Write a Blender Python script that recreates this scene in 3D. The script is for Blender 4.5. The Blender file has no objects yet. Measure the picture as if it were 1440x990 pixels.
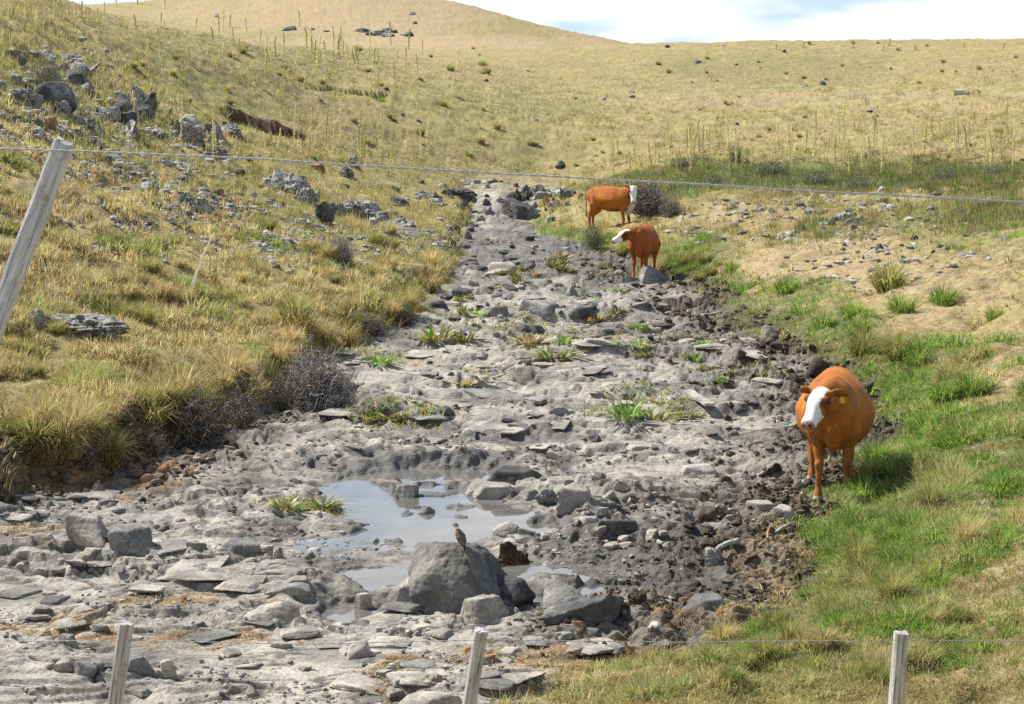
import bpy, math, random
import numpy as np
from mathutils import Vector, Matrix, Euler

# ------------------------------------------------------------------ camera, sky, sun
SC = bpy.context.scene
COL = SC.collection
F = 2687.0; HC = 4.2; TH = math.atan((495 - 134) / F)
CT, ST = math.cos(TH), math.sin(TH)
cam_d = bpy.data.cameras.new('camera'); cam = bpy.data.objects.new('camera', cam_d); COL.objects.link(cam)
cam.location = (0, 0, HC); cam.rotation_euler = (math.pi / 2 - TH, 0, 0)
cam_d.sensor_width = 36; cam_d.lens = 36 * F / 1440; cam_d.clip_start = 0.1; cam_d.clip_end = 9000
SC.camera = cam
SC.view_settings.view_transform = 'Standard'; SC.view_settings.look = 'None'
SC.view_settings.exposure = 0.58; SC.view_settings.gamma = 1.0; SC.view_settings.use_curve_mapping = False
SUN_DIR = Vector((-0.58, 0.33, 0.82)).normalized()
SUN_EL = math.asin(SUN_DIR.z); SUN_AZ = math.atan2(SUN_DIR.x, SUN_DIR.y)
sun_d = bpy.data.lights.new('sun', 'SUN'); sun_d.energy = 5.0; sun_d.angle = math.radians(0.5); sun_d.color = (1.0, 0.955, 0.89)
sun = bpy.data.objects.new('sun', sun_d); COL.objects.link(sun)
sun.rotation_euler = SUN_DIR.to_track_quat('Z', 'Y').to_euler(); sun.location = (0, 0, 50)
world = bpy.data.worlds.new('World'); SC.world = world; world.use_nodes = True
nt = world.node_tree; N = nt.nodes; L = nt.links
bg = N['Background']; out = N['World Output']
sky = N.new('ShaderNodeTexSky'); sky.sky_type = 'NISHITA'; sky.sun_disc = False
sky.sun_elevation = SUN_EL; sky.sun_rotation = SUN_AZ; sky.altitude = 300; sky.dust_density = 1.2
bg.inputs[1].default_value = 0.085
L.new(sky.outputs[0], bg.inputs[0])
tc = N.new('ShaderNodeTexCoord'); mp = N.new('ShaderNodeMapping'); mp.inputs['Scale'].default_value = (1, 1, 3.6)
mp.inputs['Location'].default_value = (0.3, 0.1, 0.25)
L.new(tc.outputs['Generated'], mp.inputs[0])
nz = N.new('ShaderNodeTexNoise'); nz.inputs['Scale'].default_value = 6.5; nz.inputs['Detail'].default_value = 8; nz.inputs['Roughness'].default_value = 0.55
L.new(mp.outputs[0], nz.inputs[0])
cr = N.new('ShaderNodeValToRGB'); cr.color_ramp.elements[0].position = 0.22; cr.color_ramp.elements[1].position = 0.42
L.new(nz.outputs[0], cr.inputs[0])
nz2 = N.new('ShaderNodeTexNoise'); nz2.inputs['Scale'].default_value = 9.0; nz2.inputs['Detail'].default_value = 6
L.new(mp.outputs[0], nz2.inputs[0])
cr2 = N.new('ShaderNodeValToRGB'); cr2.color_ramp.elements[0].position = 0.42; cr2.color_ramp.elements[1].position = 0.54
cr2.color_ramp.elements[0].color = (0.56, 0.72, 0.92, 1); cr2.color_ramp.elements[1].color = (1.0, 1.0, 1.0, 1)
L.new(nz2.outputs[0], cr2.inputs[0])
bgc = N.new('ShaderNodeBackground'); bgc.inputs[1].default_value = 0.78
L.new(cr2.outputs[0], bgc.inputs[0])
mxs = N.new('ShaderNodeMixShader')
sx = N.new('ShaderNodeSeparateXYZ'); L.new(tc.outputs['Generated'], sx.inputs[0])
mr = N.new('ShaderNodeMapRange'); mr.inputs[1].default_value = 0.18; mr.inputs[2].default_value = 0.42; mr.inputs[3].default_value = 1.0; mr.inputs[4].default_value = 0.10
L.new(sx.outputs[2], mr.inputs[0]); mu = N.new('ShaderNodeMath'); mu.operation = 'MULTIPLY'; L.new(cr.outputs[0], mu.inputs[0]); L.new(mr.outputs[0], mu.inputs[1])
L.new(mu.outputs[0], mxs.inputs[0]); L.new(bg.outputs[0], mxs.inputs[1]); L.new(bgc.outputs[0], mxs.inputs[2])
L.new(mxs.outputs[0], out.inputs[0])
SC.cycles.max_bounces = 5; SC.cycles.diffuse_bounces = 2; SC.cycles.glossy_bounces = 2; SC.cycles.transmission_bounces = 2
SC.cycles.transparent_max_bounces = 4; SC.cycles.use_denoising = False

# ------------------------------------------------------------------ numeric helpers
rng = np.random.default_rng(7)
random.seed(7)

def hsh(ix, iy, s):
    h = (ix.astype(np.int64) * 374761393 + iy.astype(np.int64) * 668265263 + s * 974634777) & 0xffffffff
    h = ((h ^ (h >> 13)) * 1274126177) & 0xffffffff
    h = ((h ^ (h >> 16)) * 2246822519) & 0xffffffff
    return ((h ^ (h >> 15)) & 0xffffff) / float(0x1000000)

def pn(x, y, s=0):
    ix = np.floor(x); iy = np.floor(y); fx = x - ix; fy = y - iy
    ux = fx * fx * fx * (fx * (fx * 6 - 15) + 10); uy = fy * fy * fy * (fy * (fy * 6 - 15) + 10)
    def g(a, b):
        t = hsh(ix + a, iy + b, s) * 6.2831853
        return np.cos(t) * (fx - a) + np.sin(t) * (fy - b)
    n0 = g(0, 0); n1 = g(1, 0); n2 = g(0, 1); n3 = g(1, 1)
    return ((n0 * (1 - ux) + n1 * ux) * (1 - uy) + (n2 * (1 - ux) + n3 * ux) * uy) * 1.5

def fbm(x, y, s=0, o=4, g=0.5):
    r = 0; a = 1.0; t = 0
    for i in range(o):
        r = r + a * pn(x * 2 ** i, y * 2 ** i, s + 17 * i); t += a; a *= g
    return r / t

def voro(x, y, s):
    ix = np.floor(x); iy = np.floor(y)
    f1 = np.full(x.shape, 9.0); f2 = np.full(x.shape, 9.0)
    dx1 = np.zeros(x.shape); dy1 = np.zeros(x.shape); h1 = np.zeros(x.shape)
    for a in (-1, 0, 1):
        for b in (-1, 0, 1):
            cx = ix + a; cy = iy + b
            px = cx + hsh(cx, cy, s); py = cy + hsh(cx, cy, s + 5)
            dx = x - px; dy = y - py; d = np.sqrt(dx * dx + dy * dy)
            n = d < f1
            f2 = np.where(n, f1, np.minimum(f2, d))
            dx1 = np.where(n, dx, dx1); dy1 = np.where(n, dy, dy1); h1 = np.where(n, hsh(cx, cy, s + 9), h1)
            f1 = np.where(n, d, f1)
    return f1, f2, dx1, dy1, h1

def sst(a, b, x):
    t = np.clip((x - a) / (b - a), 0, 1)
    return t * t * (3 - 2 * t)

def p3(v, s):
    # cheap 3D noise from three planar ones
    return (pn(v[:, 0] + 11.3 * s, v[:, 1] - 3.1, s) + pn(v[:, 1] + 5.7, v[:, 2] + 2.2 * s, s + 1) + pn(v[:, 2] - 7.7, v[:, 0] + 1.9, s + 2)) / 1.7

# ------------------------------------------------------------------ object helpers
def link(o): COL.objects.link(o); return o

def tag(o, label=None, cat=None, group=None, kind=None):
    if label: o['label'] = label
    if cat: o['category'] = cat
    if group: o['group'] = group
    if kind: o['kind'] = kind
    return o

def mesh_np(name, verts, faces, mats, cols=None, smooth=False):
    """faces: int array (n,3) or (n,4), or list of such arrays"""
    me = bpy.data.meshes.new(name)
    if not isinstance(faces, list): faces = [faces]
    faces = [f for f in faces if len(f)]
    nl = sum(f.size for f in faces); nf = sum(len(f) for f in faces)
    me.vertices.add(len(verts)); me.vertices.foreach_set('co', np.asarray(verts, np.float32).ravel())
    me.loops.add(nl); me.loops.foreach_set('vertex_index', np.concatenate([f.ravel() for f in faces]).astype(np.int32))
    me.polygons.add(nf)
    tot = np.concatenate([np.full(len(f), f.shape[1]) for f in faces]).astype(np.int32)
    st = np.concatenate([[0], np.cumsum(tot)[:-1]]).astype(np.int32)
    me.polygons.foreach_set('loop_start', st); me.polygons.foreach_set('loop_total', tot)
    me.polygons.foreach_set('use_smooth', np.full(nf, smooth))
    me.update(calc_edges=True)
    for m in (mats if isinstance(mats, list) else [mats]): me.materials.append(m)
    if cols is not None:
        for an, arr in cols.items():
            a = me.color_attributes.new(an, 'FLOAT_COLOR', 'POINT')
            c = np.ones((len(verts), 4), np.float32); c[:, :arr.shape[1]] = arr
            a.data.foreach_set('color', c.ravel())
    return me

def obj(name, me, parent=None):
    o = bpy.data.objects.new(name, me); link(o)
    if parent: o.parent = parent
    return o

def tube(path, radii, n=8, cap=True, flat=None):
    """tube through 3D points; flat=(axis vec, factor) squashes a cross-section axis"""
    P = np.asarray(path, float); R = np.asarray(radii, float)
    if R.ndim == 1: R = np.stack([R, R], 1)
    T = np.gradient(P, axis=0); T /= np.linalg.norm(T, axis=1)[:, None] + 1e-9
    V = []; up = np.array([0, 0, 1.0])
    ref = up if abs(T[0] @ up) < 0.9 else np.array([0, 1.0, 0])
    s = np.cross(ref, T[0]); s /= np.linalg.norm(s)
    for i in range(len(P)):
        s = s - T[i] * (s @ T[i]); s /= np.linalg.norm(s); u = np.cross(T[i], s)
        for k in range(n):
            a = 2 * math.pi * k / n
            V.append(P[i] + s * math.cos(a) * R[i, 0] + u * math.sin(a) * R[i, 1])
    Fq = []
    for i in range(len(P) - 1):
        for k in range(n):
            a = i * n + k; b = i * n + (k + 1) % n
            Fq.append((a, b, b + n, a + n))
    Ft = []
    if cap:
        V.append(P[0]); V.append(P[-1]); c0 = len(V) - 2; c1 = c0 + 1; m = (len(P) - 1) * n
        for k in range(n):
            Ft.append((c0, (k + 1) % n, k)); Ft.append((c1, m + k, m + (k + 1) % n))
    return np.array(V), np.array(Fq, int).reshape(-1, 4), np.array(Ft, int).reshape(-1, 3)

class MB:
    def __init__(s): s.v = []; s.q = []; s.t = []; s.c = []; s.n = 0
    def add(s, v, q=None, t=None, col=None):
        s.v.append(v)
        if q is not None and len(q): s.q.append(q + s.n)
        if t is not None and len(t): s.t.append(t + s.n)
        if col is not None: s.c.append(np.tile(np.asarray(col, float)[:3], (len(v), 1)) if np.ndim(col) == 1 else col)
        s.n += len(v)
    def mesh(s, name, mat, smooth=True):
        fs = []
        if s.q: fs.append(np.concatenate(s.q))
        if s.t: fs.append(np.concatenate(s.t))
        return mesh_np(name, np.concatenate(s.v), fs, mat, {'Col': np.concatenate(s.c)} if s.c else None, smooth)

# ------------------------------------------------------------------ materials
def mat(name):
    m = bpy.data.materials.new(name); m.use_nodes = True
    return m, m.node_tree.nodes, m.node_tree.links, m.node_tree.nodes['Principled BSDF']

def noise_node(Nn, Ll, src, scale, detail=6, rough=0.6, dist=0.0):
    n = Nn.new('ShaderNodeTexNoise'); n.inputs['Scale'].default_value = scale; n.inputs['Detail'].default_value = detail
    n.inputs['Roughness'].default_value = rough; n.inputs['Distortion'].default_value = dist
    if src is not None: Ll.new(src, n.inputs['Vector'])
    return n.outputs[0]

def ramp(Nn, Ll, src, stops):
    r = Nn.new('ShaderNodeValToRGB'); e = r.color_ramp.elements
    while len(e) < len(stops): e.new(0.5)
    for i, (p, c) in enumerate(stops):
        e[i].position = p; e[i].color = (*c, 1) if len(c) == 3 else c
    Ll.new(src, r.inputs[0]); return r.outputs[0]

def mixc(Nn, Ll, fac, a, b, mode='MIX'):
    m = Nn.new('ShaderNodeMix'); m.data_type = 'RGBA'; m.blend_type = mode
    for v, i in ((fac, 0), (a, 6), (b, 7)):
        if isinstance(v, (int, float)): m.inputs[i].default_value = v
        elif isinstance(v, tuple): m.inputs[i].default_value = (*v, 1)
        else: Ll.new(v, m.inputs[i])
    return m.outputs[2]

def mth(Nn, Ll, op, a, b=None, clamp=False):
    m = Nn.new('ShaderNodeMath'); m.operation = op; m.use_clamp = clamp
    for v, i in ((a, 0), (b, 1)):
        if v is None: continue
        if isinstance(v, (int, float)): m.inputs[i].default_value = v
        else: Ll.new(v, m.inputs[i])
    return m.outputs[0]

def bump(Nn, Ll, bsdf, h, strength, dist):
    b = Nn.new('ShaderNodeBump'); b.inputs['Strength'].default_value = strength; b.inputs['Distance'].default_value = dist
    Ll.new(h, b.inputs['Height']); Ll.new(b.outputs[0], bsdf.inputs['Normal']); return b

def pos(Nn): return Nn.new('ShaderNodeNewGeometry').outputs['Position']
def ocoord(Nn): return Nn.new('ShaderNodeTexCoord').outputs['Object']
def orand(Nn): return Nn.new('ShaderNodeObjectInfo').outputs['Random']

def make_rock_mat(name, dark, mid, pale, sc=3.0, p0=0.38, p1=0.62, spots=None, bstr=0.6):
    m, Nn, Ll, b = mat(name)
    oc = ocoord(Nn); p = pos(Nn)
    n1 = noise_node(Nn, Ll, p, sc, 8, 0.68)
    c = ramp(Nn, Ll, n1, [(p0, dark), ((p0 + p1) / 2, mid), (p1, pale)])
    n2 = noise_node(Nn, Ll, p, sc * 9, 6, 0.7)
    c = mixc(Nn, Ll, 0.7, c, ramp(Nn, Ll, n2, [(0.32, (0.27, 0.27, 0.27)), (0.65, (0.72, 0.70, 0.67))]), 'OVERLAY')
    n4 = noise_node(Nn, Ll, p, sc * 0.8, 7, 0.8, 0.6); c = mixc(Nn, Ll, ramp(Nn, Ll, n4, [(0.5, (0, 0, 0)), (0.62, (0.6, 0.6, 0.6))]), c, tuple(x_ * 0.55 + y_ for x_, y_ in zip(mid, (.05, .035, .015))))
    if spots:
        n3 = noise_node(Nn, Ll, p, sc * 2.6, 7, 0.75)
        sp = ramp(Nn, Ll, n3, [(spots[1], (0, 0, 0)), (spots[1] + 0.06, (1, 1, 1))])
        c = mixc(Nn, Ll, sp, c, spots[0])
    hs = Nn.new('ShaderNodeHueSaturation'); Ll.new(c, hs.inputs['Color'])
    v = mth(Nn, Ll, 'MULTIPLY_ADD', orand(Nn), 0.4); Ll.new(v, hs.inputs['Value'])
    hs.inputs['Value'].links[0].from_node.inputs[2].default_value = 0.8
    Ll.new(hs.outputs[0], b.inputs['Base Color']); b.inputs['Roughness'].default_value = 0.88
    b.inputs['Specular IOR Level'].default_value = 0.25
    h = mth(Nn, Ll, 'ADD', n2, mth(Nn, Ll, 'MULTIPLY', n1, 1.5))
    bump(Nn, Ll, b, h, bstr, 0.03)
    return m

M = {}
M['rock_pale'] = make_rock_mat('pale_dusty_stone', (0.20, 0.19, 0.17), (0.33, 0.31, 0.27), (0.45, 0.42, 0.36), 3.5)
M['rock_grey'] = make_rock_mat('grey_basalt', (0.13, 0.13, 0.13), (0.21, 0.21, 0.20), (0.30, 0.29, 0.27), 3.0)
M['rock_mid'] = make_rock_mat('weathered_basalt', (0.085, 0.085, 0.082), (0.145, 0.143, 0.135), (0.22, 0.213, 0.195), 3.0)
M['rock_dark'] = make_rock_mat('dark_basalt', (0.05, 0.05, 0.05), (0.09, 0.09, 0.09), (0.19, 0.19, 0.18), 3.0)
M['rock_lichen'] = make_rock_mat('lichen_crusted_rock', (0.09, 0.09, 0.085), (0.22, 0.215, 0.195), (0.42, 0.41, 0.37), 5.0, 0.40, 0.60, ((0.6, 0.6, 0.55), 0.53))
M['rock_white'] = make_rock_mat('bleached_stone', (0.27, 0.26, 0.24), (0.38, 0.37, 0.34), (0.50, 0.485, 0.44), 4.0)
M['rock_red'] = make_rock_mat('reddish_clay_stone', (0.16, 0.08, 0.045), (0.27, 0.15, 0.08), (0.4, 0.27, 0.16), 4.0)
M['mud'] = make_rock_mat('dried_dark_mud', (0.045, 0.035, 0.028), (0.085, 0.066, 0.05), (0.15, 0.12, 0.09), 5.0)
M['roots'] = make_rock_mat('matted_roots', (0.06, 0.035, 0.022), (0.13, 0.085, 0.055), (0.26, 0.19, 0.13), 12.0, bstr=1.0)

def leaf_mat(name, transl=0.3, rough=0.6, spec=0.3):
    m, Nn, Ll, b = mat(name)
    at = Nn.new('ShaderNodeAttribute'); at.attribute_name = 'Col'
    hs = Nn.new('ShaderNodeHueSaturation'); Ll.new(at.outputs[0], hs.inputs['Color'])
    v = mth(Nn, Ll, 'MULTIPLY_ADD', orand(Nn), 0.3); v.node.inputs[2].default_value = 0.85; Ll.new(v, hs.inputs['Value'])
    Ll.new(hs.outputs[0], b.inputs['Base Color']); b.inputs['Roughness'].default_value = rough
    b.inputs['Specular IOR Level'].default_value = spec
    if transl:
        tr = Nn.new('ShaderNodeBsdfTranslucent'); Ll.new(hs.outputs[0], tr.inputs[0])
        mx = Nn.new('ShaderNodeMixShader'); mx.inputs[0].default_value = transl
        Ll.new(b.outputs[0], mx.inputs[1]); Ll.new(tr.outputs[0], mx.inputs[2])
        Ll.new(mx.outputs[0], Nn['Material Output'].inputs[0])
    return m
M['grass'] = leaf_mat('grass_blades', 0.5)
M['stalk'] = leaf_mat('pale_dry_stalk', 0.65)
M['twig'] = leaf_mat('bare_twigs', 0.0, 0.85, 0.1)
M['plant'] = leaf_mat('broad_leaves', 0.25, 0.45, 0.4)

m, Nn, Ll, b = mat('weathered_wood'); M['wood'] = m
oc = ocoord(Nn); mpn = Nn.new('ShaderNodeMapping'); mpn.inputs['Scale'].default_value = (1, 1, 0.06); Ll.new(oc, mpn.inputs[0])
n1 = noise_node(Nn, Ll, mpn.outputs[0], 70, 6, 0.7, 0.3); n2 = noise_node(Nn, Ll, oc, 14, 5, 0.65)
c = ramp(Nn, Ll, n1, [(0.32, (0.13, 0.125, 0.12)), (0.46, (0.42, 0.41, 0.40)), (0.7, (0.66, 0.65, 0.64))])
c = mixc(Nn, Ll, ramp(Nn, Ll, n2, [(0.55, (0, 0, 0)), (0.72, (0.6, 0.6, 0.6))]), c, (0.22, 0.17, 0.12))
Ll.new(c, b.inputs['Base Color']); b.inputs['Roughness'].default_value = 0.9; bump(Nn, Ll, b, n1, 0.8, 0.012)

m, Nn, Ll, b = mat('galvanised_wire'); M['wire'] = m
b.inputs['Base Color'].default_value = (0.42, 0.42, 0.43, 1); b.inputs['Metallic'].default_value = 0.6; b.inputs['Roughness'].default_value = 0.5

m, Nn, Ll, b = mat('shallow_muddy_water'); M['water'] = m
wn = noise_node(Nn, Ll, pos(Nn), 2.5, 4, 0.6)
Ll.new(ramp(Nn, Ll, wn, [(0.3, (0.10, 0.095, 0.085)), (0.7, (0.17, 0.165, 0.155))]), b.inputs['Base Color'])
b.inputs['Roughness'].default_value = 0.03; b.inputs['IOR'].default_value = 1.7; b.inputs['Specular IOR Level'].default_value = 0.9
wv = noise_node(Nn, Ll, pos(Nn), 9, 3, 0.5); bump(Nn, Ll, b, wv, 0.04, 0.01)

def hide_mat(name, rough=0.72):
    m, Nn, Ll, b = mat(name)
    at = Nn.new('ShaderNodeAttribute'); at.attribute_name = 'Col'
    oc = ocoord(Nn); n1 = noise_node(Nn, Ll, oc, 9, 5, 0.6); n2 = noise_node(Nn, Ll, oc, 120, 3, 0.6)
    c = mixc(Nn, Ll, 0.35, at.outputs[0], ramp(Nn, Ll, n1, [(0.3, (0.3, 0.3, 0.3)), (0.7, (0.7, 0.7, 0.7))]), 'OVERLAY')
    Ll.new(c, b.inputs['Base Color']); b.inputs['Roughness'].default_value = rough
    b.inputs['Specular IOR Level'].default_value = 0.16
    b.inputs['Sheen Weight'].default_value = 0.05; b.inputs['Sheen Tint'].default_value = (1, 0.7, 0.4, 1)
    bump(Nn, Ll, b, mth(Nn, Ll, 'ADD', n2, mth(Nn, Ll, 'MULTIPLY', n1, 3.0)), 0.2, 0.008)
    return m
M['hide'] = hide_mat('cow_hide')
m, Nn, Ll, b = mat('wet_black_eye'); M['eye'] = m
b.inputs['Base Color'].default_value = (0.01, 0.008, 0.007, 1); b.inputs['Roughness'].default_value = 0.15
m, Nn, Ll, b = mat('yellow_plastic'); M['eartag'] = m
b.inputs['Base Color'].default_value = (0.75, 0.5, 0.05, 1); b.inputs['Roughness'].default_value = 0.4

# ------------------------------------------------------------------ terrain
TP = [-500, 0, 100, 300, 480, 640, 760, 900, 1100, 1300, 1440, 1900]
TY = [2, 7.5, 9.3, 10.5, 12, 16, 20, 25, 30, 35, 42, 50, 60, 72, 90, 115, 150, 200, 260, 340, 450, 600, 1000, 3000]
e = [2.5] * 12
TZ = [e, [1.45] * 12, [0.7] * 12, [0.12] * 12,
 [.3, .05, .05, .05, .05, .1, .12, .12, .2, .3, .4, .6],
 [.8, .5, .45, .4, .4, .4, .3, .25, .4, .5, .6, .9],
 [1.0, .7, .6, .5, .5, .4, .4, .4, .5, .7, .8, 1.2],
 [2.2, 1.5, 1.25, .9, .7, .6, .5, .5, .6, .85, 1.0, 1.5],
 [3.4, 2.3, 2.0, 1.4, 1.0, .8, .6, .6, .7, 1.0, 1.2, 1.8],
 [4.6, 3.2, 2.9, 2.0, 1.4, .9, .75, .7, .8, 1.1, 1.3, 2.0],
 [6.2, 4.6, 4.0, 2.7, 1.8, 1.2, .9, .8, .95, 1.2, 1.5, 2.2],
 [7.8, 5.9, 5.2, 3.5, 2.4, 1.6, 1.1, 1.0, 1.1, 1.35, 1.7, 2.5],
 [9.5, 7.2, 6.4, 4.3, 3.0, 2.1, 1.4, 1.2, 1.3, 1.5, 2.0, 3.0],
 [11.5, 9.0, 7.5, 5.2, 3.8, 2.8, 2.0, 1.7, 1.7, 2.0, 2.5, 3.6],
 [13.5, 10.5, 8.3, 6.4, 4.9, 3.8, 2.9, 2.5, 2.4, 2.9, 3.4, 4.6],
 [15, 12, 9.3, 7.6, 6.3, 5.1, 4.2, 3.7, 3.7, 4.1, 4.6, 6],
 [15, 12.5, 9.2, 8.2, 7.4, 6.6, 6.1, 5.7, 5.7, 6.1, 6.6, 8],
 [14, 12, 9.2, 8.4, 8.0, 8.0, 8.1, 8.1, 8.1, 8.5, 8.9, 10.5],
 [14, 12.5, 10.6, 10.2, 10, 10, 10.3, 10.9, 11.2, 11.35, 11.4, 13],
 [17, 16.5, 16, 15.5, 15.5, 14.8, 13.0, 11.4, 10.5, 10.3, 10.3, 11],
 [23, 24.0, 24.4, 26.4, 29.0, 25.3, 20.0, 15.5, 10, 8, 8, 8],
 [16, 18, 19, 20, 21, 20, 17, 14, 8, 6, 6, 6], [5] * 12, [0] * 12]
TP = np.array(TP, float); TY = np.array(TY, float); TZ = np.array(TZ, float)

def hermite(xs, ys, xq):
    """monotone-ish cubic along axis 0"""
    d = np.diff(ys, axis=0) / np.diff(xs)[:, None]
    mm = np.zeros_like(ys); mm[0] = d[0]; mm[-1] = d[-1]
    a, bb = d[:-1], d[1:]
    with np.errstate(divide='ignore', invalid='ignore'):
        mm[1:-1] = np.where(a * bb > 0, 2 * a * bb / (a + bb), 0)
    i = np.clip(np.searchsorted(xs, xq) - 1, 0, len(xs) - 2)
    h = (xs[i + 1] - xs[i]); t = np.clip((xq - xs[i]) / h, 0, 1)[:, None]; h = h[:, None]
    return (ys[i] * (2 * t**3 - 3 * t**2 + 1) + mm[i] * h * (t**3 - 2 * t**2 + t) + ys[i + 1] * (3 * t**2 - 2 * t**3) + mm[i + 1] * h * (t**3 - t**2))
LPX = np.linspace(-500, 1900, 241); LLY = np.linspace(math.log(2), math.log(3000), 700)
_t = hermite(np.log(TY), TZ, LLY); LZ = hermite(TP, _t.T, LPX).T
_k = np.array([1, 4, 6, 4, 1]) / 16.0
for _ in range(6):
    pad = np.pad(LZ, ((0, 0), (2, 2)), 'edge'); LZ = sum(_k[j] * pad[:, j:j + LZ.shape[1]] for j in range(5))
for _ in range(2):
    pad = np.pad(LZ, ((2, 2), (0, 0)), 'edge'); LZ = sum(_k[j] * pad[j:j + LZ.shape[0]] for j in range(5))

def upx(x, y):
    return 720 + F * x / np.maximum(0.991 * y + 0.5, 9.0)

def land(x, y):
    fx = np.clip((upx(x, y) + 500) / 10.0, 0, 239.999); fy = np.clip((np.log(np.maximum(y, 2.001)) - LLY[0]) / (LLY[1] - LLY[0]), 0, 698.999)
    ix = fx.astype(int); iy = fy.astype(int); fx = fx - ix; fy = fy - iy
    return (LZ[iy, ix] * (1 - fx) + LZ[iy, ix + 1] * fx) * (1 - fy) + (LZ[iy + 1, ix] * (1 - fx) + LZ[iy + 1, ix + 1] * fx) * fy

def project(x, y, z):
    dep = y * CT + (HC - z) * ST
    return 720 + F * x / dep, 495 - F * (y * ST - (HC - z) * CT) / dep

EY = np.array([8, 12, 14, 16, 18, 19.5, 21.5, 25.3, 28, 31, 35.7, 42, 48, 60, 68, 75, 82], float)
EL = np.array([-900, -900, -700, -450, -180, 0, 190, 375, 420, 480, 575, 622, 640, 655, 660, 650, 715], float)
RY = np.array([8, 12, 13.2, 14, 15, 16, 17.7, 20, 23.2, 27.8, 35.7, 44, 50, 54, 60, 66, 75, 82], float)
RR = np.array([620, 700, 775, 895, 1035, 1062, 1090, 1140, 1195, 1150, 1010, 935, 865, 805, 745, 738, 795, 770], float)

def bed_dist(x, y):
    """signed distance (m) inside the stream bed, to the left and to the right edge"""
    s = np.maximum(0.991 * y + 0.5, 9.0) / F
    w = np.clip(1.0 - (y - 60) / 30, 0.5, 1)
    wl = 0.35 * fbm(x * 0.9, y * 0.9, 31, 3) + 0.12 * pn(x * 4, y * 4, 33)
    wr = 0.7 * fbm(x * 0.6, y * 0.6, 41, 4)
    xl = (np.interp(y, EY, EL) - 720) * s + wl * w; xr = (np.interp(y, RY, RR) - 720) * s + wr * w
    return x - xl, xr - x

POOLS = [(585, 658, 84, 11), (520, 698, 46, 24), (600, 688, 62, 11), (625, 737, 112, 20), (705, 722, 52, 13), (755, 738, 36, 17), (860, 826, 62, 15), (800, 800, 50, 9), (525, 803, 34, 12),
         (500, 848, 50, 12), (860, 826, 40, 11), (770, 838, 60, 13), (725, 800, 34, 10), (800, 792, 40, 5), (685, 782, 40, 8)]
WZ = -0.075

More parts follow.
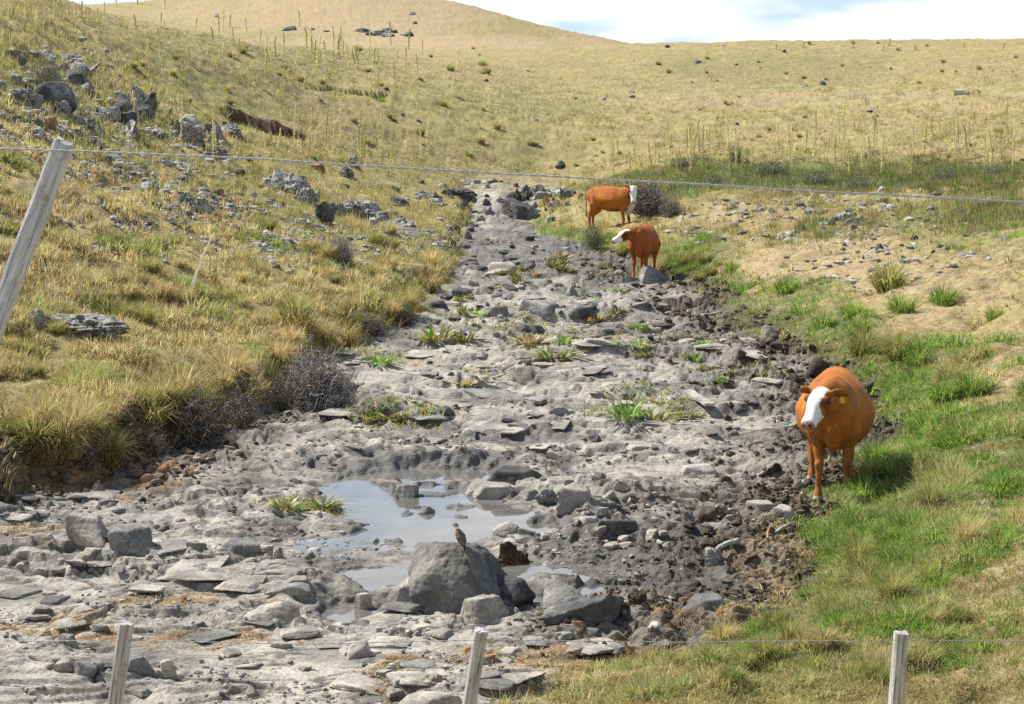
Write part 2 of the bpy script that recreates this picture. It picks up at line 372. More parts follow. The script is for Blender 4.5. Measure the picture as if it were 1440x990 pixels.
def ground_parts(x, y):
    """height and zone masks at world points"""
    zl = land(x, y)
    dl, dr = bed_dist(x, y)
    inb = (y > 11.6)
    # bed falls away past the stream head
    bank_l = 1 - sst(-0.45, 0.05, dl); bank_r = 1 - sst(-1.7, 0.1, dr)
    far = sst(70, 80, y)
    bed = (1 - bank_l) * (1 - bank_r) * sst(10.9, 11.2, y) * (1 - far)
    bedz = 0.55 * sst(58, 76, y) + 0.03 * fbm(x * 0.5, y * 0.5, 3, 3)
    rockm = (1 - sst(-0.1, 0.3, -dl + 0.12)) * (1 - sst(-0.3, 0.4, -dr)) * (1 - far) * sst(10.8, 11.1, y)
    rockm = np.clip(rockm, 0, 1)
    px, py = project(x, y, np.where(bed > 0.5, 0, zl))
    # pools
    wob = 1 + 1.15 * fbm(x * 1.9, y * 1.1, 61, 4) + 0.3 * pn(x * 6, y * 4, 62)
    pool = np.full(x.shape, 9.0)
    for (a, b_, c_, d_) in POOLS:
        pool = np.minimum(pool, np.sqrt(((px - a) / c_) ** 2 + ((py - b_) / d_) ** 2) * wob)
    z = np.zeros_like(x); crackm = np.zeros_like(x)
    m_ = bed > 0.001
    X, Y = x[m_], y[m_]
    wx = X + 0.25 * fbm(X * 1.3, Y * 1.3, 71, 3); wy = Y + 0.25 * fbm(X * 1.3, Y * 1.3, 72, 3)
    h = np.zeros_like(X)
    f1, f2, dx, dy, hh = voro(wx * 0.42 + wy * 0.08, wy * 0.8, 81)
    h += (hh - 0.5) * 0.10 + dy * (hsh(np.floor(hh * 9999), hh * 0, 5) - 0.35) * 0.12 + dx * (hsh(np.floor(hh * 9999), hh * 0, 6) - 0.5) * 0.10
    f1, f2, dx, dy, hh = voro(wx * 1.1 + 5, wy * 2.2, 82)
    mod = sst(-0.25, 0.25, fbm(X * 0.6, Y * 0.6, 83, 3))
    h += mod * ((hh - 0.5) * 0.07 + dy * (hsh(np.floor(hh * 9999), hh * 0, 7) - 0.4) * 0.10)
    f1, f2, dx, dy, hh = voro(wx * 2.6, wy * 7.0, 84)
    mod2 = sst(-0.2, 0.3, fbm(X * 0.9, Y * 0.9, 85, 3))
    h += mod2 * ((hh - 0.5) * 0.03) - 0.012 * mod2 * sst(0.12, 0.0, f2 - f1)
    t = fbm(X * 0.35, Y * 0.8, 86, 5) * 0.55
    stp = 0.055; t2 = t + 0.02 * pn(X * 2.2, Y * 4, 90); fr_ = t2 / stp; st = (np.floor(fr_) + sst(0.25, 0.75, fr_ - np.floor(fr_))) * stp
    h += (0.75 * st + 0.25 * t) * 0.85
    crk1 = sst(0.042, 0.008, np.abs(fbm(X * 0.45 + 0.3 * Y, Y * 1.5, 96, 4))) * sst(-0.35, -0.05, fbm(X * 0.7, Y * 0.7, 97, 2)); crk2 = sst(0.045, 0.01, np.abs(fbm(X * 1.3 - 0.4 * Y, Y * 3.2, 98, 3))) * sst(-0.25, 0.0, fbm(X * 0.9, Y * 0.9, 99, 2))
    h -= 0.055 * crk1 + 0.035 * crk2; crackm[m_] = np.maximum(crk1, 0.8 * crk2)
    h += (0.006 + 0.014 * mod2) * fbm(X * 6, Y * 9, 87, 3) + 0.02 * fbm(X * 2, Y * 3, 88, 3)
    edge = np.minimum(dl[m_], dr[m_])
    h = h * 0.88 + 0.02
    h = np.where(h < -0.035, -0.035 + (h + 0.035) * 0.25, h)
    h = np.maximum(h, -0.06)
    pm = 1 - sst(0.75, 1.25, pool[m_]); lowp = -0.045 + 0.6 * (h - 0.02) + 0.02 * fbm(X * 3, Y * 3, 89, 3); wl_ = sst(3.2, 1.0, pool[m_]); h = h * (1 - wl_) + lowp * wl_ - 0.09 * pm
    z[m_] = h
    zb = bedz + z
    # mud relief on right side, crumbly soil
    mudr = sst(2.2, 0.3, dr) * sst(-1.2, -0.3, dr) * sst(13, 15, y) * (1 - sst(46, 56, y))
    mudl = sst(1.6, 0.2, dl) * sst(-1.0, -0.3, dl) * sst(18, 19, y) * (1 - sst(23, 27, y))
    mudb = np.zeros_like(x); nmb = fbm(x * 1.1, y * 1.1, 95, 4)
    for (a_, b_, c_, d_, w_) in ((1010, 480, 150, 62, .95), (970, 770, 150, 62, .85), (1110, 640, 90, 60, .6), (1060, 560, 120, 36, .7), (880, 715, 110, 30, .45), (930, 850, 110, 30, .7), (110, 672, 230, 40, .95), (330, 640, 80, 22, .7)):
        mudb = np.maximum(mudb, w_ * sst(1.3, 0.4, np.sqrt(((px - a_) / c_) ** 2 + ((py - b_) / d_) ** 2) + 0.9 * nmb))
    mudb = mudb * 0.8; mud = np.clip(np.maximum(np.maximum(mudr, mudb * (dr > -1.0) * (dl > -0.2) * (pool > 1.2)), mudl) * (0.75 + 1.0 * fbm(x * 0.8, y * 0.8, 91, 3)), 0, 1) * inb
    m2 = mud > 0.01
    cl = np.zeros_like(x); X, Y = x[m2], y[m2]
    a1 = np.abs(pn(X * 2.2, Y * 2.2, 92)); a2 = np.abs(pn(X * 5.5, Y * 5.5, 93)); a3 = np.abs(pn(X * 13, Y * 13, 94))
    cl[m2] = (0.16 * a1 + 0.10 * a2 + 0.04 * a3 - 0.07) * mud[m2]
    # land relief
    sc_ = np.clip(y / 60, 0.35, 1.6)
    rel = 0.17 * fbm(x * 1.1, y * 1.1, 101, 4) + 0.08 * np.abs(pn(x * 3.3, y * 3.3, 102)) + 0.22 * fbm(x * 0.17, y * 0.17, 103, 3) * np.clip(y / 40, 0.2, 2)
    zl2 = zl + rel * sst(6, 13, y) * np.where(y < 60, 1, 1) 
    # eroded cuts on the hillside
    cut = np.zeros_like(x); face = np.zeros_like(x)
    for (pa, pb, yc, ys_, hgt, run) in ((312, 442, 66.0, 3.6, 1.9, 5.0), (418, 552, 84.0, 7.0, 0.34, 2.0), (905, 960, 77, -4, 0.3, 1.5)):
        q = upx(x, y); u = (q - pa) / (pb - pa)
        yl = yc + ys_ * u + 0.35 * pn(q * 0.03, q * 0, 111)
        lat = sst(-0.02, 0.12, u) * sst(1.02, 0.9, u)
        d = yl - y
        k = np.where(d > 0, np.exp(-d / run), 0) * hgt * lat
        cut = np.maximum(cut, k); face = np.maximum(face, sst(-0.5, -0.2, d) * sst(0.8, 0.4, d) * lat * (hgt > .35))
    zl2 = zl2 - cut
    # banks: a low step, then a slope up to the land behind
    base = bedz
    dL = np.maximum(-dl, 0); dR = np.maximum(-dr, 0)
    capl = base + 0.42 + 0.12 * pn(x * 0.7, y * 0.7, 121) + 0.20 * dL + 0.02 * dL ** 2 + rel * 0.6
    capr = base + 0.18 + 0.17 * dR + 0.16 * np.abs(pn(x * 1.1, y * 1.1, 122)) * sst(0, .8, dR) + 0.01 * dR ** 2 + rel * 0.6
    nearb = (1 - sst(75, 95, y)) * sst(11, 13, y)
    kk = 0.25
    wlr = sst(-1.5, 1.5, dl - dr); cap = capl * (1 - wlr) + capr * wlr
    dd = np.clip(0.5 + 0.5 * (zl2 - cap) / kk, 0, 1)
    zc = zl2 * (1 - dd) + cap * dd - kk * dd * (1 - dd)
    zl2 = zl2 * (1 - nearb) + np.minimum(zl2, zc) * nearb
    z = zl2 * (1 - bed) + zb * bed + cl
    return z, px, py, dict(bed=bed, rock=rockm, mud=mud, pool=pool, cut=face, crack=crackm, dl=dl, dr=dr)

ROWS = np.concatenate([np.linspace(0, 12, 26)[:-1], 1 / np.linspace(1 / 12, 1 / 60, 600)[:-1], np.exp(np.linspace(math.log(60), math.log(270), 420))[:-1],
                       np.exp(np.linspace(math.log(270), math.log(520), 110))[:-1], np.exp(np.linspace(math.log(520), math.log(4000), 26))])
PXS = np.concatenate([np.linspace(-700, -120, 80)[:-1], np.linspace(-120, 1560, 1180), np.linspace(1560, 2140, 80)[1:]])
nR, nC = len(ROWS), len(PXS)
GY = np.repeat(ROWS[:, None], nC, 1); GX = (PXS[None, :] - 720) / F * np.maximum(0.991 * GY + 0.5, 9.0)
GZ, GPX, GPY, GM = ground_parts(GX.ravel(), GY.ravel())
GZ = GZ.reshape(nR, nC)
_w = (np.clip(GM['rock'], 0, 1) * (1 - 0.7 * GM['mud'])).reshape(nR, nC); _b = GZ.copy()
for _ in range(2): _b[:, 1:-1] = 0.25 * _b[:, :-2] + 0.5 * _b[:, 1:-1] + 0.25 * _b[:, 2:]
GZ = GZ * (1 - _w) + _b * _w

def grid_h(A, x, y):
    r = np.interp(y, ROWS, np.arange(nR)); c = np.interp(upx(x, y), PXS, np.arange(nC))
    r = np.clip(r, 0, nR - 1.001); c = np.clip(c, 0, nC - 1.001); ir = r.astype(int); ic = c.astype(int); fr = r - ir; fc = c - ic
    return (A[ir, ic] * (1 - fc) + A[ir, ic + 1] * fc) * (1 - fr) + (A[ir + 1, ic] * (1 - fc) + A[ir + 1, ic + 1] * fc) * fr
def ghz(x, y): return float(grid_h(GZ, np.array([float(x)]), np.array([float(y)]))[0])

_YM = np.exp(np.linspace(math.log(11.9), math.log(560), 5000))
def ground(px, py):
    u = (px - 720) / F; v = (495 - py) / F
    dy = CT + v * ST; dz = -ST + v * CT
    Y = _YM; X = u / dy * Y; Z = HC + dz / dy * Y
    g = grid_h(GZ, X, Y); k = np.argmax(Z < g)
    if not (Z < g).any(): k = len(Y) - 1
    return Vector((float(X[k]), float(Y[k]), float(g[k])))
def dep(p): return p.y * CT + (HC - p.z) * ST
def unproj(px, py, y):
    u = (px - 720) / F; v = (495 - py) / F; dy = CT + v * ST; dz = -ST + v * CT
    return Vector((u / dy * y, y, HC + dz / dy * y))

# zone masks (where soil, sward and rock really are)
def blobs(px, py, lst, s, nsc=0.02):
    r = np.zeros_like(px)
    n = fbm(px * nsc, py * nsc * 1.8, s, 4)
    for (cx, cy, rx, ry, w) in lst:
        d = np.sqrt(((px - cx) / rx) ** 2 + ((py - cy) / ry) ** 2)
        r = np.maximum(r, w * sst(1.25, 0.55, d + 0.7 * n))
    return r
GREEN = [(1100, 430, 130, 60, 1), (1240, 560, 130, 90, 1), (1010, 380, 80, 34, .9), (1230, 500, 120, 70, .85), (1350, 470, 80, 40, .6), (760, 325, 60, 14, .9), (930, 335, 60, 16, .9), (1330, 640, 190, 150, 1), (1230, 760, 120, 110, 1), (1160, 470, 90, 60, .7), (1290, 560, 130, 70, .8), (1050, 400, 90, 55, .8), (960, 350, 100, 40, .9), (830, 335, 70, 22, 1),
         (1050, 930, 130, 40, .8), (850, 975, 110, 22, 1), (1300, 880, 160, 60, .45), (560, 385, 60, 45, .9), (350, 530, 120, 30, .4), (520, 430, 60, 40, .4), (690, 310, 70, 16, .8),
         (130, 580, 80, 30, .5), (1010, 250, 140, 24, .6), (1250, 245, 180, 22, .6), (420, 300, 80, 30, .35), (1370, 310, 120, 40, .4), (300, 90, 260, 40, .35), (640, 160, 200, 40, .25), (1090, 100, 150, 30, .3), (1400, 470, 60, 30, .4)]
BARE = [(1160, 350, 130, 34, .75), (1320, 395, 110, 30, .6), (1420, 500, 40, 50, .7), (1050, 300, 80, 20, .6), (1230, 370, 90, 20, .7), (90, 250, 120, 40, .35), (250, 220, 80, 40, .35), (820, 950, 200, 30, .8), (1400, 850, 60, 60, .5), (480, 20, 260, 30, .8), (620, 60, 260, 12, .9), (1100, 140, 260, 12, .5), (1380, 950, 90, 40, .5)]
def zones(px, py, G):
    g = blobs(px, py, GREEN, 201); b_ = blobs(px, py, BARE, 202)
    n = fbm(px * 0.012, py * 0.03, 203, 4)
    g = np.clip(g + 0.35 * n * (g > 0), 0, 1) * (1 - 0.6 * b_)
    return g, b_
gg, bb = zones(GPX, GPY, GM)
soil = np.clip(GM['cut'] * 1.5, 0, 1)
wet = sst(2.6, 1.0, GM['pool']) * GM['rock']
wet = np.maximum(wet, 0.9 * GM['rock'] * sst(0.05, 0.5, blobs(GPX, GPY, [(900, 775, 130, 40, .7), (960, 810, 110, 40, .8), (800, 760, 90, 50, .4), (470, 790, 80, 40, .4), (360, 680, 60, 12, .7), (760, 360, 170, 60, .42), (700, 610, 130, 12, .6)], 205)))
litter = blobs(GPX, GPY, [(215, 850, 150, 14, 1), (60, 890, 150, 22, .9), (300, 895, 120, 14, .8), (800, 935, 230, 34, 1), (560, 950, 80, 26, .8), (120, 660, 160, 34, 1), (40, 770, 60, 22, .7), (660, 530, 60, 8, .6), (790, 522, 60, 5, .8), (990, 870, 90, 30, .8), (1080, 800, 60, 40, .6), (560, 505, 70, 12, .5)], 206, 0.03)
V = np.stack([GX.ravel(), GY.ravel(), GZ.ravel()], 1)
idx = np.arange(nR * nC).reshape(nR, nC)
Q = np.stack([idx[:-1, :-1], idx[:-1, 1:], idx[1:, 1:], idx[1:, :-1]], -1).reshape(-1, 4)

m, Nn, Ll, b = mat('stream_valley_ground')
P_ = pos(Nn)
za = Nn.new('ShaderNodeAttribute'); za.attribute_name = 'ZoneA'; sa = Nn.new('ShaderNodeSeparateColor'); Ll.new(za.outputs[0], sa.inputs[0])
zb = Nn.new('ShaderNodeAttribute'); zb.attribute_name = 'ZoneB'; sb = Nn.new('ShaderNodeSeparateColor'); Ll.new(zb.outputs[0], sb.inputs[0])
nA = noise_node(Nn, Ll, P_, 0.9, 8, 0.65); nB = noise_node(Nn, Ll, P_, 6.0, 8, 0.7); nC_ = noise_node(Nn, Ll, P_, 34.0, 5, 0.7); nD = noise_node(Nn, Ll, P_, 0.11, 6, 0.6)
atC = Nn.new('ShaderNodeAttribute'); atC.attribute_name = 'ZoneC'; sC = Nn.new('ShaderNodeSeparateColor'); Ll.new(atC.outputs[0], sC.inputs[0])
# dry grassland soil
dry = ramp(Nn, Ll, nB, [(0.3, (0.13, 0.095, 0.045)), (0.5, (0.28, 0.215, 0.10)), (0.68, (0.44, 0.345, 0.17))])
dry = mixc(Nn, Ll, ramp(Nn, Ll, nD, [(0.42, (0, 0, 0)), (0.56, (0.85, 0.85, 0.85))]), dry, ramp(Nn, Ll, nA, [(0.35, (0.20, 0.17, 0.06)), (0.65, (0.36, 0.31, 0.13))]))
bare = ramp(Nn, Ll, nB, [(0.3, (0.20, 0.145, 0.08)), (0.52, (0.36, 0.27, 0.155)), (0.7, (0.48, 0.375, 0.225))])
grn = ramp(Nn, Ll, nB, [(0.3, (0.05, 0.06, 0.02)), (0.55, (0.13, 0.15, 0.05)), (0.72, (0.30, 0.28, 0.12))])
c = mixc(Nn, Ll, sa.outputs[2], dry, grn)
c = mixc(Nn, Ll, sb.outputs[0], c, bare)
# rock slab
rk = ramp(Nn, Ll, nA, [(0.36, (0.15, 0.145, 0.13)), (0.46, (0.295, 0.275, 0.235)), (0.57, (0.44, 0.41, 0.345))])
rk = mixc(Nn, Ll, 0.75, rk, ramp(Nn, Ll, nB, [(0.28, (0.30, 0.30, 0.30)), (0.5, (0.5, 0.5, 0.5)), (0.72, (0.66, 0.65, 0.63))]), 'OVERLAY')
rk = mixc(Nn, Ll, 0.85, rk, ramp(Nn, Ll, nC_, [(0.32, (0.28, 0.28, 0.28)), (0.68, (0.68, 0.67, 0.66))]), 'OVERLAY')
v1 = Nn.new('ShaderNodeTexVoronoi'); v1.feature = 'DISTANCE_TO_EDGE'; v1.inputs['Scale'].default_value = 2.2
ds = Nn.new('ShaderNodeVectorMath'); ds.operation = 'MULTIPLY_ADD'
nv = Nn.new('ShaderNodeTexNoise'); nv.inputs['Scale'].default_value = 2.5; nv.inputs['Detail'].default_value = 5; Ll.new(P_, nv.inputs[0])
Ll.new(nv.outputs[1], ds.inputs[0]); ds.inputs[1].default_value = (0.9, 0.9, 0.9); Ll.new(P_, ds.inputs[2]); Ll.new(ds.outputs[0], v1.inputs[0])
crk = ramp(Nn, Ll, v1.outputs[0], [(0.0, (0.25, 0.24, 0.22)), (0.025, (1, 1, 1))])
crkm = ramp(Nn, Ll, nA, [(0.5, (0, 0, 0)), (0.6, (1, 1, 1))])
rk = mixc(Nn, Ll, mth(Nn, Ll, 'MULTIPLY', crkm, 0.8), rk, mixc(Nn, Ll, 1.0, rk, crk, 'MULTIPLY'))
lit = ramp(Nn, Ll, nC_, [(0.32, (0.10, 0.06, 0.03)), (0.5, (0.24, 0.155, 0.08)), (0.68, (0.42, 0.30, 0.16))])
wetc = ramp(Nn, Ll, nB, [(0.3, (0.07, 0.066, 0.06)), (0.7, (0.16, 0.15, 0.135))])
rk = mixc(Nn, Ll, mth(Nn, Ll, 'MULTIPLY', sC.outputs[1], 0.85), rk, (0.075, 0.068, 0.058))
rkw = mixc(Nn, Ll, sb.outputs[1], rk, wetc)
c = mixc(Nn, Ll, sa.outputs[0], c, rkw)
mudc = ramp(Nn, Ll, nB, [(0.3, (0.03, 0.023, 0.017)), (0.55, (0.072, 0.055, 0.04)), (0.72, (0.20, 0.165, 0.12))])
c = mixc(Nn, Ll, mth(Nn, Ll, 'MULTIPLY', sa.outputs[1], ramp(Nn, Ll, nB, [(0.3, (0.6, 0.6, 0.6)), (0.6, (1, 1, 1))])), c, mudc)
lf = mth(Nn, Ll, 'MULTIPLY', sb.outputs[2], ramp(Nn, Ll, noise_node(Nn, Ll, P_, 2.2, 7, 0.7), [(0.44, (0, 0, 0)), (0.53, (1, 1, 1))]))
c = mixc(Nn, Ll, lf, c, lit)
at3 = Nn.new('ShaderNodeAttribute'); at3.attribute_name = 'ZoneC'; s3 = Nn.new('ShaderNodeSeparateColor'); Ll.new(at3.outputs[0], s3.inputs[0])
c = mixc(Nn, Ll, s3.outputs[0], c, ramp(Nn, Ll, nC_, [(0.34, (0.05, 0.028, 0.018)), (0.62, (0.20, 0.115, 0.07))]))
Ll.new(c, b.inputs['Base Color'])
ro = mth(Nn, Ll, 'MULTIPLY_ADD', mth(Nn, Ll, 'MULTIPLY', sb.outputs[1], sa.outputs[0]), -0.45); ro.node.inputs[2].default_value = 0.92
Ll.new(ro, b.inputs['Roughness']); b.inputs['Specular IOR Level'].default_value = 0.3
hgt = mth(Nn, Ll, 'ADD', mth(Nn, Ll, 'MULTIPLY', nB, 1.1), mth(Nn, Ll, 'MULTIPLY', nC_, 0.6))
bump(Nn, Ll, b, hgt, 0.8, 0.035)
M['ground'] = m
zoneA = np.stack([GM['rock'], GM['mud'], gg], 1); zoneB = np.stack([bb, wet, litter], 1); zoneC = np.stack([soil, GM['crack'], soil * 0], 1)
me = mesh_np('ground', V, Q, M['ground'], {'ZoneA': zoneA, 'ZoneB': zoneB, 'ZoneC': zoneC}, True)
me.polygons.foreach_set('use_smooth', (GM['rock'][Q[:, 0]] < 0.5) & (GM['mud'][Q[:, 0]] < 0.4))
tag(obj('ground', me), 'rocky stream bed between grassy valley sides', kind='structure')

# pool water: one level sheet, the pools are hollows of the bed
wa = [ground(380, 880), ground(980, 880), ground(930, 620), ground(440, 620)]
wv = np.array([(p.x, p.y, WZ) for p in wa]); 
tag(obj('water', mesh_np('water', wv, np.array([[0, 1, 2, 3]]), M['water'])), 'still shallow water in the rock pools', kind='structure')

# ------------------------------------------------------------------ fences
def post_mesh(L_, w, d, seed, lean=0):
    """weathered split post, z from 0 to L_"""
    nz_, na = 60, 20
    zz = np.linspace(0, L_, nz_); V_ = []
    for i, z in enumerate(zz):
        for k in range(na):
            a = 2 * math.pi * k / na
            cx, sx = math.cos(a), math.sin(a)
            r = 1 / max(abs(cx), abs(sx)) * 0.86 + 0.14
            V_.append((cx * r * w / 2, sx * r * d / 2, z))
    V_ = np.array(V_); ang = np.arctan2(V_[:, 1], V_[:, 0])
    n = 0.07 * pn(ang * 2.2, V_[:, 2] * 0.8, seed) + 0.05 * pn(ang * 6, V_[:, 2] * 1.5, seed + 1) + 0.03 * pn(ang * 3, V_[:, 2] * 9, seed + 2)
    V_[:, :2] *= (1 + n)[:, None]
    V_[:, 0] += 0.012 * pn(V_[:, 2] * 1.3, V_[:, 2] * 0, seed + 3); V_[:, 2] += np.where(V_[:, 2] > L_ - 1e-6, 0.012 * pn(V_[:, 0] * 40, V_[:, 1] * 40, seed), 0)
    q = [(i * na + k, i * na + (k + 1) % na, (i + 1) * na + (k + 1) % na, (i + 1) * na + k) for i in range(nz_ - 1) for k in range(na)]
    V_ = np.concatenate([V_, [[0, 0, 0], [0, 0, L_ + 0.004]]]); c0 = len(V_) - 2
    t = [(c0, (k + 1) % na, k) for k in range(na)] + [(c0 + 1, (nz_ - 1) * na + k, (nz_ - 1) * na + (k + 1) % na) for k in range(na)]
    return mesh_np('post', V_, [np.array(q), np.array(t)], M['wood'], None, False)

def place_post(root, top, bot, w, d, seed, label=None):
    dirv = (top - bot); L_ = dirv.length
    o = obj('post', post_mesh(L_, w, d, seed), root)
    o.rotation_euler = dirv.to_track_quat('Z', 'Y').to_euler(); o.location = bot - root.location
    if label: o['label'] = label
    return o

def wire_mesh(pts, r, seed, twist=0.09):
    mb = MB(); P = np.array([tuple(p) for p in pts])
    seg = np.linalg.norm(np.diff(P, axis=0), axis=1); s = np.concatenate([[0], np.cumsum(seg)])
    ns = max(60, int(s[-1] / 0.03)); q = np.linspace(0, s[-1], ns)
    C = np.stack([np.interp(q, s, P[:, i]) for i in range(3)], 1)
    C[:, 2] += 0.002 * pn(q * 3, q * 0, seed)
    for ph in (0, math.pi):
        a = q / twist * 2 * math.pi + ph
        Cc = C.copy(); Cc[:, 1] += np.cos(a) * r * 0.7; Cc[:, 2] += np.sin(a) * r * 0.7
        v, f, t = tube(Cc, np.full(ns, r * 0.62), 5); mb.add(v, f, t)
    return mb.mesh('wire', M['wire'])

YN = 7.4
up_f = obj('wire_fence', None); up_f.location = (0, YN, 1.5)
tag(up_f, 'nearest fence with one leaning grey post and a taut twisted wire across the valley', 'fence')
t0 = unproj(91, 199, YN); b0 = unproj(-250, 1110, YN + 0.05); place_post(up_f, t0, b0, 0.072, 0.075, 5, 'leaning weathered grey post')
r_top = unproj(1800, 262, YN); place_post(up_f, r_top, Vector((r_top.x + 0.1, YN, 1.2)), 0.08, 0.08, 6)
wp = [unproj(x, y, YN - 0.045) for x, y in ((-300, 205), (0, 209), (100, 212), (300, 220), (480, 231), (720, 245), (960, 258), (1200, 272), (1440, 284), (1800, 300))]
w_ = obj('wire', wire_mesh(wp, 0.0040, 1), up_f); w_.location = -up_f.location

YL = 10.75
lo_f = obj('wire_fence', None); lo_f.location = (0, YL, 0.2)
tag(lo_f, 'lower fence of three short weathered posts with a thin rusty wire at the creek', 'fence')
for (tx, ty, bx, w, s_) in ((178, 876, 134, 0.083, 11), (677, 886, 628, 0.088, 12), (1267, 889, 1246, 0.076, 13)):
    place_post(lo_f, unproj(tx, ty, YL), unproj(bx, 1190, YL), w, 0.08, s_)
wp = [unproj(x, y, YL - 0.045) for x, y in ((-200, 905), (172, 900), (420, 906), (672, 900), (960, 903), (1263, 900), (1600, 903))]
w_ = obj('wire', wire_mesh(wp, 0.0026, 2, 0.12), lo_f); w_.location = -lo_f.location

# ------------------------------------------------------------------ stones
def ico(sub):
    import bmesh
    bm = bmesh.new(); bmesh.ops.create_icosphere(bm, subdivisions=sub, radius=1)
    v = np.array([x.co[:] for x in bm.verts]); f = np.array([[q.index for q in p.verts] for p in bm.faces]); bm.free()
    return v, f
ICO = {k: ico(k) for k in (1, 3, 4, 5, 6)}

def stone_mesh(name, seed, style, mt, sub=5, planes=None):
    """unit stone: x,y in -.5...5, z 0..1 with a buried foot down to -.35"""
    n, f = ICO[sub]; r_ = np.random.default_rng(seed)
    K = {'block': 9, 'boulder': 16, 'slab': 9, 'crag': 14, 'wedge': 7}[style]
    pl = r_.normal(size=(K, 3)); pl /= np.linalg.norm(pl, axis=1)[:, None]
    if style in ('block', 'slab', 'wedge'):
        a = r_.uniform(0, math.pi); base = []
        for k in range(4):
            t = a + k * math.pi / 2 + r_.normal() * 0.25; base.append((math.cos(t), math.sin(t), r_.normal() * 0.22))
        base += [(r_.normal() * 0.18, r_.normal() * 0.18, 1), (0, 0, -1)]
        pl = np.concatenate([np.array(base, float), pl[:K - 5]]); pl /= np.linalg.norm(pl, axis=1)[:, None]
    dk = r_.uniform(0.72, 1.0, len(pl))
    if style in ('block', 'slab', 'wedge'): dk[6:] += 0.12
    if planes is not None:
        pl = np.array([q_[:3] for q_ in planes], float); pl /= np.linalg.norm(pl, axis=1)[:, None]; dk = np.array([q_[3] for q_ in planes], float)
    dots = n @ pl.T; rr = np.where(dots > 0.05, dk[None] / np.maximum(dots, 0.05), 9)
    ex = 14 if style != 'boulder' else 7
    r = (np.sum(rr ** (-ex), axis=1)) ** (-1 / ex)
    v = n * r[:, None]
    am = {'block': 0.07, 'boulder': 0.06, 'slab': 0.04, 'crag': 0.2, 'wedge': 0.05}[style]
    s_ = seed * 1.37
    v = v * (1 + am * p3(v * 1.6 + s_, seed % 97) + am * 0.6 * p3(v * 4.5 + s_, seed % 89) + am * 0.35 * p3(v * 11 + s_, seed % 83))[:, None]
    if style == 'crag':
        rid = 1 - 2 * np.abs(p3(v * 2.3 + s_, seed % 71)); v = v * (0.9 + 0.16 * rid)[:, None]
        v[:, 2] += 0.07 * np.sign(np.sin(v[:, 2] * 13 + 2 * p3(v * 1.2, 3))) * np.abs(np.sin(v[:, 2] * 13)) ** 0.5 * 0.5
    v = v - (v.max(0) + v.min(0)) / 2; ext = v.max(0) - v.min(0); v = v / ext
    v[:, :2] *= (1.02 - 0.32 * v[:, 2])[:, None]
    v[:, 2] = v[:, 2] * 1.4 + 0.3
    return mesh_np(name, v, f, mt, None, True)

LIB = {}
def lib(style, mk, k, sub=4):
    key = (style, mk, k, sub)
    if key not in LIB:
        LIB[key] = stone_mesh(style + '_stone', hash((style, k)) % 1 + 1000 + k * 37 + len(style) * 311 + len(mk) * 7, style, M[mk], sub)
        me_ = LIB[key]
        # shade edges crisply where facets meet
        try: me_.set_sharp_from_angle(angle=math.radians(38))
        except Exception: pass
    return LIB[key]

def stone(name, px, py, wpx, hpx, style, mk, k, label, cat='rock', group=None, sub=4, rot=None, dr=0.75, sink=0.0):
    g = ground(px, py); D = dep(g); s = D / F; w = wpx * s
    dpt = w * dr; tilt = math.atan2(HC - g.z, g.y)
    h = max(hpx * s - 0.55 * dpt * math.sin(tilt), 0.28 * hpx * s, 0.03)
    o = obj(name, lib(style, mk, k, sub)); y = g.y + dpt * 0.42; x = g.x * y / g.y
    zs = [ghz(x + a * w * 0.3, y + b_ * dpt * 0.3) for a, b_ in ((0, 0), (1, 0), (-1, 0), (0, 1), (0, -1))]
    o.location = (x, y, min(zs[0], sum(zs) / 5) - sink - (0.16 * h if style in ('crag', 'slab') else 0.05 * h)); o.scale = (w, dpt, h * (1.15 if style in ('crag', 'slab') else 1.05))
    o.rotation_euler = (random.uniform(-.06, .06), random.uniform(-.06, .06), rot if rot is not None else random.choice((0, math.pi)) + random.uniform(-.25, .25))
    tag(o, label, cat, group)
    return o

